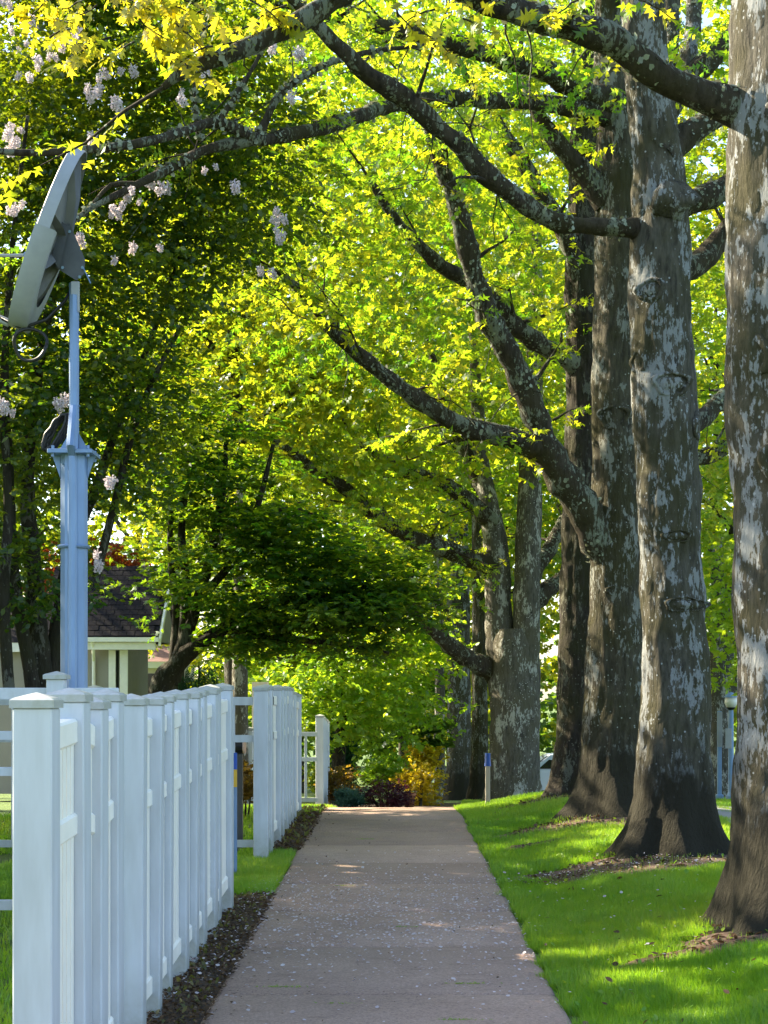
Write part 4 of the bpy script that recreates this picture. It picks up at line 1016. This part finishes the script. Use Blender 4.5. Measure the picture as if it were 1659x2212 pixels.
for r in range(nc):
    s0 = slope * r / nc
    n = 15; off = (.5 if r % 2 else 0) + random.uniform(-.1, .1)
    for i in range(-1, n + 1):
        x = xL + (i + .5 + off) * (xR - xL) / n
        if x < xL + .05 or x > xR - .05: continue
        o = put('shingle', SH, None, RO, np.array([x, d + cos(ang) * s0, ze + sin(ang) * s0]) - ho + np.array([0, -sin(ang), cos(ang)]) * (.010 + random.random() * .007))
        o.rotation_euler = (ang, 0, random.gauss(0, .006)); o.scale = ((xR - xL) / n / .2 * random.uniform(.93, .99), 1.0, random.uniform(.8, 1.6))
MB().box(xL - ho[0], xR + .03 - ho[0], d - .10 - ho[1], d - .01 - ho[1], ze - .13 - ho[2], ze - .03 - ho[2]).build('gutter', M['white_trim'], H)
MB().box(xL + .6 - ho[0], xR - .06 - ho[0], d + .02 - ho[1], d + .10 - ho[1], ze - .30 - ho[2], ze - .14 - ho[2]).build('fascia', M['white_trim'], H)
for s_ in (0, 1):
    ya = d - .05 if s_ == 0 else d + 2 * run + .05
    MB().add(np.array([(xR+.02, ya, ze-.22), (xR+.02, ya, ze-.06), (xR+.02, d+run, zr-.0), (xR+.02, d+run, zr-.17), (xR+.07, ya, ze-.22), (xR+.07, ya, ze-.06), (xR+.07, d+run, zr), (xR+.07, d+run, zr-.17)]) - ho, [(0,1,2,3),(7,6,5,4),(1,5,6,2),(0,3,7,4),(0,4,5,1)]).build('rake_board', M['white_trim'], H)
wx0 = HP(60, 0, .4)[0]; wx1 = HP(272, 0, .4)[0]
MB().box(wx0 - ho[0], wx1 - ho[0], d + .4 - ho[1], d + 2 * run - .3 - ho[1], 0, ze - .04 - zg).build('wall', M['taupe_wall'], H)
for (a, c_) in ((234, 249), (258, 275)):
    MB().box(HP(a,0,.3)[0] - ho[0], HP(c_,0,.3)[0] - ho[0], d + .33 - ho[1], d + .397 - ho[1], 0, ze - .3 - zg).build('corner_trim', M['white_trim'], H)
MB().box(HP(251,0,.36)[0] - ho[0], HP(256,0,.36)[0] - ho[0], d + .36 - ho[1], d + .398 - ho[1], 0, ze - .32 - zg).build('window', M['dark_glass'], H)
MB().add(np.array([(xR-.12, d+.35, ze-.08), (xR-.12, d+2*run-.35, ze-.08), (xR-.12, d+run, zr-.25), (xR-.2, d+.35, ze-.08), (xR-.2, d+2*run-.35, ze-.08), (xR-.2, d+run, zr-.25)]) - ho, [(0,1,2),(5,4,3),(0,2,5,3),(1,4,5,2),(0,3,4,1)]).build('gable_wall', M['taupe_wall'], H)
MB().tube([np.array([HP(200,0)[0], d - .02, ze - .1]) - ho, np.array([HP(200,0)[0], d + .1, ze - .32]) - ho, np.array([HP(196,0)[0], d + .34, ze - .55]) - ho, np.array([HP(196,0)[0], d + .34, 0 + ho[2]]) - ho], .04, 8).build('downpipe', M['white_trim'], H)
# neighbouring block at the left edge
x0, x1 = HP(-60, 0, 3)[0], HP(128, 0, 3)[0]
N2 = thing('house', ((x0 + x1) / 2, d + 5, zg), 'low grey building with white eaves at the left edge behind the trees', 'house')
zo = P(0, 1398, d + 3)[2] - zg
MB().box(-(x1-x0)/2, (x1-x0)/2, -2, 2, 0, zo).build('wall', M['taupe_wall'], N2)
MB().box(-(x1-x0)/2 - .1, (x1-x0)/2 + .1, -2.3, -2.05, zo - .12, zo + .10).build('fascia', M['white_trim'], N2)
MB().add([(-(x1-x0)/2-.1,-2.32,zo+.1),((x1-x0)/2+.1,-2.32,zo+.1),((x1-x0)/2+.1,0,zo+1.3),(-(x1-x0)/2-.1,0,zo+1.3),(-(x1-x0)/2-.1,2.3,zo+.1),((x1-x0)/2+.1,2.3,zo+.1)], [(0,1,2,3),(3,2,5,4),(1,5,2),(0,3,4),(0,4,5,1)]).build('roof', M['shingle'], N2)
# far cream house past the porch
z3 = float(G(-9, 58)); x0, x1 = P(300, 0, 58)[0], P(392, 0, 58)[0]
N3 = thing('house', ((x0 + x1) / 2, 60, z3), 'far cream house glimpsed between the porch and the leaning maple', 'house')
zt3 = P(0, 1432, 58)[2] - z3
MB().box(-(x1-x0)/2, (x1-x0)/2, -1.8, 1.8, 0, zt3).build('wall', M['cream_wall'], N3)
MB().box(-(x1-x0)/2-.12, (x1-x0)/2+.12, -2.1, -1.82, zt3 - .2, zt3 + .05).build('fascia', M['white_trim'], N3)
MB().add([(-(x1-x0)/2-.1,-2.12,zt3+.05),((x1-x0)/2+.1,-2.12,zt3+.05),((x1-x0)/2+.1,0,zt3+.9),(-(x1-x0)/2-.1,0,zt3+.9),(-(x1-x0)/2-.1,2.1,zt3+.05),((x1-x0)/2+.1,2.1,zt3+.05)], [(0,1,2,3),(3,2,5,4),(1,5,2),(0,3,4),(0,4,5,1)]).build('roof', M['brick'], N3)
for xx in (-.35, .3):
    MB().box(xx - .22, xx + .22, -1.83, -1.802, zt3 - 1.3, zt3 - .4).build('window', M['dark_glass'], N3)
# brick pillar wall seen through the fence gap
x0 = P(543, 0, 27.5)[0]
BW = thing('brick_house', (x0 + .5, 28.2, float(G(x0, 28.2))), 'brick house corner glimpsed through the fence gap', 'house')
MB().box(-.5, -.22, -.6, -.3, 0, 2.3).build('post', M['cream_wall'], BW)
MB().box(-.2, .25, -.5, .5, 0, 1.55).build('wall', M['brick'], BW)

# ------------------------------------------------------------------ small things near the fence gap
b = gbase(516, 15.6)
MBX = thing('mailbox', tuple(b), 'black round mailbox with a pale pink front in the fence gap', 'mailbox')
c = P(514, 1612, 15.6) - b; r = 16 / F * 15.6
MB().box(-.04, .04, -.04, .04, -.05, c[2] - r).build('post', M['dark_metal'], MBX)
mb = MB(); mb.tube([c + [-.16, 0, 0], c + [.06, -.02, 0]], r, 20); mb.build('box', M['black_rubber'], MBX)
mb = MB(); mb.tube([c + [.06, -.02, 0], c + [.075, -.021, 0]], r * 1.04, 20); mb.build('door', M['pink_disc'], MBX)
mb = MB(); mb.box(c[0] - .10, c[0] - .06, -.012, .012, c[2] + r * .9, c[2] + r + .03); mb.build('flag', M['white_trim'], MBX)
b = gbase(508.5, 13.6)
ST = thing('painted_stake', tuple(b), 'thin stake painted blue and yellow at the end of the nearest fence', 'stake')
za, zb_, zc, zd = [P(0, y, 13.6)[2] - b[2] for y in (1820, 1700, 1662, 1626)]
MB().cbox(-.014, .014, -.014, .014, -.1, zb_, .003).build('shaft', M['galv'], ST)
MB().cbox(-.0145, .0145, -.0145, .0145, zb_, zc, .003).build('yellow_band', M['yellow_paint'], ST)
MB().cbox(-.0145, .0145, -.0145, .0145, zc, zd, .003).build('blue_band', M['blue_paint'], ST)
b = gbase(1053.5, 22.4); b[2] = P(0, 1742, 22.4)[2]
b[2] = float(G(b[0], b[1]))
SK = thing('survey_stake', tuple(b), 'pale wooden stake with a blue cap on the lawn', 'stake')
zt = P(0, 1627, 22.4)[2] - b[2]; zq = P(0, 1652, 22.4)[2] - b[2]
MB().cbox(-.034, .034, -.034, .034, -.1, zq, .006).build('stake', M['pale_wood'], SK)
mb = MB(); mb.tube([(0, 0, zq - .02), (0, 0, zq + .02), (0, 0, zq + .06), (0, 0, zt)], [.050, .047, .042, .040], 12); mb.build('cap', M['blue_paint'], SK)

# ------------------------------------------------------------------ garden beyond the end of the path
def shrub(name, px, py, d, w, h, m, label, cl=26, per=18, size=.05, tm=DIA, dep=.5, k=7, sig=.10, up=.3, ln=.10, wd=1.2):
    b = gbase(px, d); cen = np.array([b[0], b[1], P(px, py, d)[2]])
    b[2] = min(b[2], cen[2] - h / 2 / F * d * .8)
    t = thing(name, tuple(b), label, 'shrub', 'garden shrubs beyond the path')
    rad = (w / 2 / F * d, dep, h / 2 / F * d)
    for i in range(5):
        a = random.random() * 6.28
        wood('stem', [(b[0] + .04 * cos(a), b[1] + .04 * sin(a), b[2] - .05, .014), (b[0] + rad[0] * .4 * cos(a), b[1] + dep * .4 * sin(a), (b[2] + cen[2]) / 2, .010), (b[0] + rad[0] * .7 * cos(a), b[1] + dep * .7 * sin(a), cen[2] + rad[2] * .4, .005)], t, M['dark_bark'], 5, .1, .05, i)
    c, o, rm = crown_pts(cen, rad, cl, per, (sig, sig, sig * .7), .35); o[:, 2] += up
    crown('foliage', t, [sprays(c, o, k, ln, size, tm, .15, .4, rm, wd, .6)], M[m])
    return t
shrub('barberry_shrub', 828, 1722, 27.4, 104, 54, 'plum_leaf', 'low dark plum-coloured shrub at the end of the path', 34, 26, .035)
shrub('blue_fescue', 756, 1730, 27.2, 48, 34, 'teal_leaf', 'small blue-green grass tuft left of the plum shrub', 22, 22, .10, up=1.3, sig=.05, wd=.25)
shrub('brown_shrub', 735, 1698, 29, 55, 70, 'brown_leaf', 'bronze-brown shrub beside the farthest fence', 26, 18, .06)
shrub('golden_shrub', 908, 1696, 30, 46, 84, 'gold_leaf', 'golden shrub catching the sun right of the plum shrub', 24, 14, .08, sig=.15)
shrub('golden_shrub', 915, 1640, 34, 54, 50, 'gold_leaf', 'taller golden shrub in front of the pale oak trunks', 18, 12, .10, sig=.16)
shrub('green_shrub', 830, 1672, 31, 100, 60, 'bright_leaf', 'green leafy shrub behind the plum shrub', 26, 18, .08)
shrub('green_shrub', 930, 1590, 36, 90, 80, 'deep_leaf', 'dark green shrub left of the pale oak trunks', 30, 18, .10)
shrub('yellow_shrub', 700, 1690, 33, 40, 60, 'far_leaf', 'yellow-green shrub glimpsed behind the farthest fence', 14, 14, .08)
shrub('yellow_shrub', 530, 1690, 19.5, 60, 46, 'brown_leaf', 'yellowish shrub seen through the fence gap', 16, 14, .06)
# weeping conifers
def conifer(px, py0, py1, d, w, label):
    b = gbase(px, d); t = thing('weeping_conifer', tuple(b), label, 'tree', 'weeping conifers')
    zt_ = P(0, py0, d)[2]; zb_ = P(0, py1, d)[2]; wr = w / 2 / F * d
    wood('trunk', [(b[0], b[1], b[2] - .1, .07), (b[0], b[1], (b[2] + zt_) / 2, .05), (b[0], b[1], zt_, .02)], t, M['dark_bark'], 8, .2, .05, 4)
    n = 420; a = rng.random(n) * 6.28; rr = rng.random(n) ** .5 * wr
    c = np.stack([b[0] + rr * np.cos(a), b[1] + rr * np.sin(a) * .7, zb_ + .3 + (zt_ - zb_ - .3) * rng.random(n)], -1)
    o = np.stack([np.cos(a) * .2, np.sin(a) * .2, -np.ones(n)], -1)
    crown('foliage', t, [sprays(c, o, 14, .5, .11, DIA, 0, .16, None, .35)], M['conifer_leaf'])
conifer(430, 1430, 1640, 36, 90, 'dark green weeping conifer above the fence caps')
conifer(738, 1555, 1690, 34, 60, 'small weeping conifer behind the farthest fence')
# terracotta ball finial on a garden pedestal, clay pot, pale stones
b = gbase(868, 33); zc = P(868, 1651, 33)[2]
OR = thing('garden_ornament', tuple(b), 'round brown ball on a pale garden pedestal', 'ornament')
V, f = [], []
for i in range(9):
    for j in range(14):
        th = pi * i / 8; ph = 2 * pi * j / 14; V.append((.085 * sin(th) * cos(ph), .085 * sin(th) * sin(ph), zc - b[2] + .085 * cos(th)))
for i in range(8):
    for j in range(14): f.append((i*14+j, i*14+(j+1)%14, (i+1)*14+(j+1)%14, (i+1)*14+j))
MB().add(V, f).build('ball', M['terracotta'], OR, smooth=True)
MB().tube([(0, 0, -.05), (0, 0, .1), (0, 0, zc - b[2] - .2), (0, 0, zc - b[2] - .16), (0, 0, zc - b[2] - .075)], [.14, .10, .09, .12, .05], 14).build('pedestal', M['cream_wall'], OR, smooth=True)
b = gbase(884, 27.9)
PT = thing('clay_pot', tuple(b), 'small clay pot at the right end of the plum shrub', 'pot')
MB().tube([(0, 0, 0), (0, 0, .2), (0, 0, .205), (0, 0, .25), (0, 0, .25), (0, 0, .18)], [.08, .11, .125, .13, .11, .10], 16).build('pot', M['terracotta'], PT, smooth=True)
for px, py, d_, w, lab in ((908,1678,35,.34,'larger pale boulder behind the golden shrub'),(868,1676,34.5,.22,'smaller pale boulder beside the garden ornament')):
    b = gbase(px, d_); V, f = [], []
    for i in range(7):
        for j in range(12):
            th = pi * i / 6; ph = 2 * pi * j / 12; rr = 1 + .14 * sin(3*ph + th*2) + .1 * sin(5*th)
            V.append((w * rr * sin(th) * cos(ph), w * .8 * rr * sin(th) * sin(ph), P(0, py, d_)[2] - b[2] + w * .8 * rr * cos(th)))
    for i in range(6):
        for j in range(12): f.append((i*12+j, i*12+(j+1)%12, (i+1)*12+(j+1)%12, (i+1)*12+j))
    b2 = thing('boulder', tuple(b), lab, 'boulder'); MB().add(V, f).build('stone', M['white_trim'], b2, smooth=True)

# ------------------------------------------------------------------ street side: lamp, signpost, car
b = gbase(1579, 38)
LP = thing('street_lamp', tuple(b), 'post-top street lamp with a glass lantern between the two nearest oaks', 'street lamp')
zt = P(0, 1534, 38)[2] - b[2]; zl = P(0, 1508, 38)[2] - b[2]
MB().tube([(0,0,-.1),(0,0,.1),(0,0,.14),(0,0,.2),(0,0,zt)], [.13,.13,.10,.075,.06], 14).build('post', M['lamp_post'], LP, smooth=False)
MB().tube([(0,0,zt),(0,0,zt+.05),(0,0,zt+.07)], [.05,.10,.12], 14).build('collar', M['black_rubber'], LP)
MB().tube([(0,0,zt+.07),(0,0,zt+.18),(0,0,zl+.02)], [.11,.16,.14], 14).build('lantern', M['lamp_glass'], LP, smooth=True)
MB().tube([(0,0,zl+.02),(0,0,zl+.08),(0,0,zl+.15)], [.18,.12,.02], 14).build('lantern_cap', M['lamp_post'], LP)
MB().cbox(-.16,.0,-.09,-.065,zt-.95,zt-.45,.01).build('sign_plate', M['dish_light'], LP)
b = gbase(1554, 38.4)
SP = thing('sign_post', tuple(b), 'plain square steel post left of the street lamp', 'post')
zt = P(0, 1536, 38.4)[2] - b[2]
MB().cbox(-.05,.05,-.05,.05,-.1,zt,.008).build('post', M['lamp_post'], SP); MB().cbox(-.09,.09,-.09,.09,-.05,.14,.02).build('foot', M['lamp_post'], SP)
MB().cbox(-.062,.062,-.062,-.052,zt-.9,zt-.02,.004).build('sign_plate', M['dish_light'], SP)
# parked car, seen between the forked oak and the dark oak
CZ = float(G(4.9, 46)) + .01
CR = thing('parked_car', (5.3, 46, CZ), 'pale blue-grey parked car partly hidden behind the dark oak', 'car')
prf = [(-2.1,.35),(-2.15,.62),(-2.0,.80),(-1.25,.92),(-.62,1.38),(.65,1.42),(1.35,1.02),(2.0,.95),(2.12,.7),(2.1,.35)]
V = [(x, -.82, z) for x, z in prf] + [(x, .82, z) for x, z in prf]; n = len(prf)
V = [(x, y * (.84 if z > 1.1 else 1), z) for x, y, z in V]
MB().add(V, [tuple(range(n-1,-1,-1)), tuple(range(n, 2*n))] + [(i, i+1, n+i+1, n+i) for i in range(n-1)] + [(n-1, 0, n, 2*n-1)]).build('body', M['car_paint'], CR)
for s_ in (-1, 1):
    for (xa, xb) in ((-.98, -.05), (.05, 1.05)):
        za, zb_ = .98, 1.32; k0 = .4 if xa < -.5 else 0; k1 = .45 if xb > .5 else 0
        V = [(xa, s_*.832, za), (xb, s_*.832, za), (xb - k1, s_*.70, zb_), (xa + k0, s_*.70, zb_)]
        MB().add(V + [(x, y - s_*.02, z) for x, y, z in V], [(0,1,2,3),(7,6,5,4),(0,4,5,1),(1,5,6,2),(2,6,7,3),(3,7,4,0)]).build('window', M['dark_glass'], CR)
    for xw in (-1.3, 1.3):
        w_ = MB().tube([(xw, s_*.66, .32), (xw, s_*.86, .32)], .32, 18).build('wheel', M['black_rubber'], CR)
        MB().tube([(xw, s_*.855, .32), (xw, s_*.875, .32)], .19, 12).build('rim', M['galv'], w_)
    MB().cbox(-2.16, -2.10, s_*.6-.16, s_*.6+.16, .62, .76, .02).build('headlight', M['lamp_glass'], CR)
V = [(-1.2,-.66,.95),(-1.2,.66,.95),(-.68,.60,1.35),(-.68,-.60,1.35)]
MB().add([(x-.03, y, z+.01) for x, y, z in V] + V, [(0,1,2,3),(7,6,5,4),(0,4,5,1),(1,5,6,2),(2,6,7,3),(3,7,4,0)]).build('windscreen', M['dark_glass'], CR)

# ------------------------------------------------------------------ mulch rings, grass, petals, weeds
beds = [(2.30, 13.0, 1.25, .62, 13), (2.2, 16.8, .95, .6, 5), (2.3, 20.3, .9, .55, 6), (2.55, 9.25, .85, .42, 9), (1.75, 9.0, .42, .07, 4), (1.45, 15.6, .34, .10, 8), (2.2, 30.2, 1.2, .7, 3)]
def bed_r(x, y, bd):
    a = np.arctan2((y - bd[1]) / bd[3], (x - bd[0]) / bd[2]); r = np.hypot((x - bd[0]) / bd[2], (y - bd[1]) / bd[3])
    return r / (1 + .16 * np.sin(3 * a + bd[4]) + .09 * np.sin(7 * a + 2 * bd[4]) + .05 * np.sin(13 * a))
for bd in beds:
    na = 48; V = []; f = []
    for q, rr in enumerate((0.02, .35, .7, 1.0)):
        for i in range(na):
            a = 2 * pi * i / na; k_ = rr * (1 + .16 * sin(3 * a + bd[4]) + .09 * sin(7 * a + 2 * bd[4]) + .05 * sin(13 * a))
            x = bd[0] + bd[2] * k_ * cos(a); y = bd[1] + bd[3] * k_ * sin(a)
            V.append((x, y, float(G(x, y)) - .012 + (.02 + random.gauss(0, .006)) * (rr < .9)))
    for q in range(3):
        for i in range(na): f.append((q*na+i, q*na+(i+1)%na, (q+1)*na+(i+1)%na, (q+1)*na+i))
    tag(MB().add(V, f).build('mulch_ring', M['mulch'], smooth=True), kind='structure')
GV = np.array([(-.5, 0, 0), (.5, 0, 0), (0, 1, 0)]); GF = np.array([(0, 1, 2)])
def grass(name, x0, x1, y0, y1, n, hgt, wid, label, test=None, power=1.0, m='grass'):
    y = y0 + (y1 - y0) * rng.random(n) ** power; x = x0 + (x1 - x0) * rng.random(n)
    k_ = np.ones(n, bool)
    if test is not None: k_ &= test(x, y)
    for bd in beds: k_ &= (bed_r(x, y, bd) > 1.0) | (rng.random(n) < .05)
    x = x[k_]; y = y[k_]; n = len(x)
    pos = np.stack([x, y, G(x, y) - .03], -1)
    tuft = vnoise(x * 3 + 100, y * 3, 512, 21); fine = vnoise(x * 16 + 300, y * 16, 512, 22); big = vnoise(x * .9 + 60, y * .9, 512, 23)
    D = np.stack([rng.normal(0, .35, n) + (fine - .5) * .8, rng.normal(0, .35, n) + (tuft - .5) * .8, np.ones(n)], -1)
    Nn = rng.normal(size=(n, 3)) * np.array([1, 1, .1])
    Ln = hgt * (.6 + .5 * rng.random(n)) * (.75 + .5 * tuft)
    rn = np.clip(-.1 + .75 * big + .4 * (fine - .5) + .45 * rng.random(n), 0, 1)
    v, f, r = leaves(pos, D, Nn, Ln, (GV, GF), rn, wid / hgt)
    o = put(name, mesh_np(name, v, f, {'rnd': r}), M[m])
    return tag(o, label, 'grass', kind='stuff')
vis = lambda x, y: (x < .262 * y + .15) & (x > PR + .02 + .10 * (vnoise(y * 5, y * 0, 512, 31) - .5) + .08 * (vnoise(y * 17, y * 0, 512, 32) - .5))
grass('lawn_grass', .84, 4.0, 6.6, 13.0, 300000, .085, .007, 'bright green lawn grass beside the near path', vis)
grass('lawn_grass', .86, 4.6, 13.0, 22.0, 160000, .085, .011, 'green lawn grass round the middle oaks', vis)
grass('lawn_grass', .80, 8.0, 22.0, 36.0, 70000, .09, .018, 'far lawn grass beyond the crest', lambda x, y: (x < .262 * y) & (x > .95 + .05 * (y - 22)))
grass('lawn_grass', 4.6, 14.0, 22.2, 43.0, 50000, .10, .03, 'far verge grass beyond the driveway', lambda x, y: (x < .27 * y) & (x > .18 * y))
grass('yard_grass', -3.6, -.97, 11.9, 15.3, 70000, .085, .010, 'green grass patch in the fence gap', lambda x, y: ~((x > -1.4) & (y < 12.3)))
grass('yard_grass', -6.0, -1.4, 5.2, 12.0, 30000, .09, .014, 'dark yard grass behind the nearest fence')
grass('yard_grass', -5.0, -1.25, 15.3, 26.0, 26000, .09, .018, 'yard grass behind the second fence section')
grass('yard_grass', -1.25, -.95, 20.0, 26.0, 12000, .08, .012, 'grass edge before the farthest fence section')
# weeds and leaf litter in the soil strip
def litter(name, x0, x1, y0, y1, n, sz, m, label, tm=OVA, up=.2):
    x = x0 + (x1 - x0) * rng.random(n); y = y0 + (y1 - y0) * rng.random(n)
    pos = np.stack([x, y, G(x, y) + .004 + .02 * rng.random(n)], -1)
    D = rdir(n, up); Nn = np.array([0, 0, 1.0]) + rng.normal(0, .45, (n, 3))
    v, f, r = leaves(pos, D, Nn, sz * (.5 + rng.random(n)), tm)
    return tag(put(name, mesh_np(name, v, f, {'rnd': r}), M[m]), label, 'leaf litter', kind='stuff')
litter('leaf_litter', -1.24, PL + .03, 5.5, 12.2, 5000, .026, 'litter', 'brown dead leaves on the soil along the nearest fence')
litter('leaf_litter', -1.24, PL + .05, 15.4, 21.3, 2000, .035, 'litter', 'brown dead leaves along the second fence section')
w1_ = litter('weeds', -1.22, PL - .02, 5.5, 12.2, 420, .032, 'weed', 'small pale weeds growing along the nearest fence', up=1.0); w1_['category'] = 'weeds'
w1_ = litter('weeds', -1.22, PL + .02, 16, 21.3, 150, .06, 'weed', 'small weeds along the second fence section', up=1.0); w1_['category'] = 'weeds'
for bd in beds[:5]:
    n = int(900 * bd[2] * bd[3]) + 30; a = rng.random(n) * 6.28; r_ = rng.random(n) ** .5
    x = bd[0] + bd[2] * r_ * np.cos(a); y = bd[1] + bd[3] * r_ * np.sin(a)
    pos = np.stack([x, y, G(x, y) + .012], -1)
    v, f, r = leaves(pos, rdir(n, .1), np.array([0, 0, 1.0]) + rng.normal(0, .4, (n, 3)), .03 + .03 * rng.random(n), OVA)
    tag(put('bark_chips', mesh_np('bark_chips', v, f, {'rnd': r}), M['litter']), 'brown bark chips and dead leaves round an oak foot', 'bark chips', 'bark chips round the oaks', 'stuff')
# tufts in the slab joints and at the path edge
tx, ty, tz = [], [], []
n = 0
pos = []
for (px, py, k_) in ((790,1828,60),(735,1925,50),(880,2010,40),(1010,2128,60),(990,2205,60),(610,2135,60),(1150,1720,30),(600,1895,60),(740,2170,30)):
    d_ = CAMZ * F / (py - 1505); x_ = (px - 848) / F * d_
    for _ in range(k_): pos.append((x_ + random.gauss(0, .06), d_ + random.gauss(0, .008), .004))
pos = np.array(pos); pos[:, 2] += np.interp(pos[:, 1], _gy, _gz)
v, f, r = leaves(pos, rdir(len(pos), .5), rng.normal(size=(len(pos), 3)), .010 + .014 * rng.random(len(pos)), (GV, GF), None, .25)
tag(put('joint_weeds', mesh_np('joint_weeds', v, f, {'rnd': r}), M['grass']), 'tiny grass tufts sprouting from the path joints', 'weeds', kind='stuff')
# fallen petals
def petals(x, y, label, z=0.006):
    n = len(x); zz = np.where((x > PL) & (x < PR), np.interp(y, _gy, _gz) + .006, G(x, y) + .02) + z
    sz = np.clip(rng.lognormal(-4.05, .3, n), .009, .032)
    v, f, r = leaves(np.stack([x, y, zz], -1), rdir(n, .12), np.array([0, 0, 1.0]) + rng.normal(0, .25, (n, 3)), sz, OVA, None, 1.7)
    tag(put('fallen_petals', mesh_np('fallen_petals', v, f, {'rnd': r}), M['petal']), label, 'petals', kind='stuff')
n = 3000
y = np.clip(11.3 + rng.normal(0, 1.4, n), 7.2, 17); x = PL + (PR - PL) * rng.random(n)
petals(x, y, 'white fallen petals scattered across the middle of the path')
n = 260; petals(-1.2 + .26 * rng.random(n), 8 + 5 * rng.random(n), 'white petals on the soil beside the fence')
n = 260; a = rng.random(n) * 6.28; r_ = rng.random(n) ** .5
petals(2.0 + 1.2 * r_ * np.cos(a), 12.85 + .5 * r_ * np.sin(a), 'white petals at the foot of the pale oak trunk')
n = 120; petals(.9 + 1.6 * rng.random(n), 8 + 6 * rng.random(n), 'few white petals caught in the near lawn', .03)

# crumbs of dead leaf and twig on the path
n = 420; x = PL + (PR - PL) * rng.random(n); y = 7 + 14 * rng.random(n) ** 1.3
x[:170] = PL + .02 + np.abs(rng.normal(0, .09, 170))
v, f, r = leaves(np.stack([x, y, np.interp(y, _gy, _gz) + .010], -1), rdir(n, .1), np.array([0, 0, 1.0]) + rng.normal(0, .4, (n, 3)), .008 + .022 * rng.random(n) ** 2, OVA, None, 1.0)
tag(put('leaf_crumbs', mesh_np('leaf_crumbs', v, f, {'rnd': r}), M['litter']), 'brown leaf crumbs scattered along the left edge of the path', 'leaf litter', kind='stuff')

# broad-leaved weeds and dead leaves in the lawn
def lawn_bits(name, n, sz, m, label, cat, up, zz):
    y = 7 + 13 * rng.random(n) ** 1.2; x = PR + .05 + (np.minimum(.25 * y, 3.6) - PR) * rng.random(n)
    v, f, r = leaves(np.stack([x, y, G(x, y) + zz], -1), rdir(n, up), np.array([0, 0, 1.0]) + rng.normal(0, .5, (n, 3)), sz * (.5 + rng.random(n)), OVA, None, 1.1)
    tag(put(name, mesh_np(name, v, f, {'rnd': r}), M[m]), label, cat, kind='stuff')
lawn_bits('lawn_weeds', 380, .035, 'grass', 'small broad-leaved weeds dotted through the lawn', 'weeds', .7, .02)
lawn_bits('lawn_dead_leaves', 60, .04, 'litter', 'few brown dead leaves lying in the lawn', 'leaf litter', .3, .035)
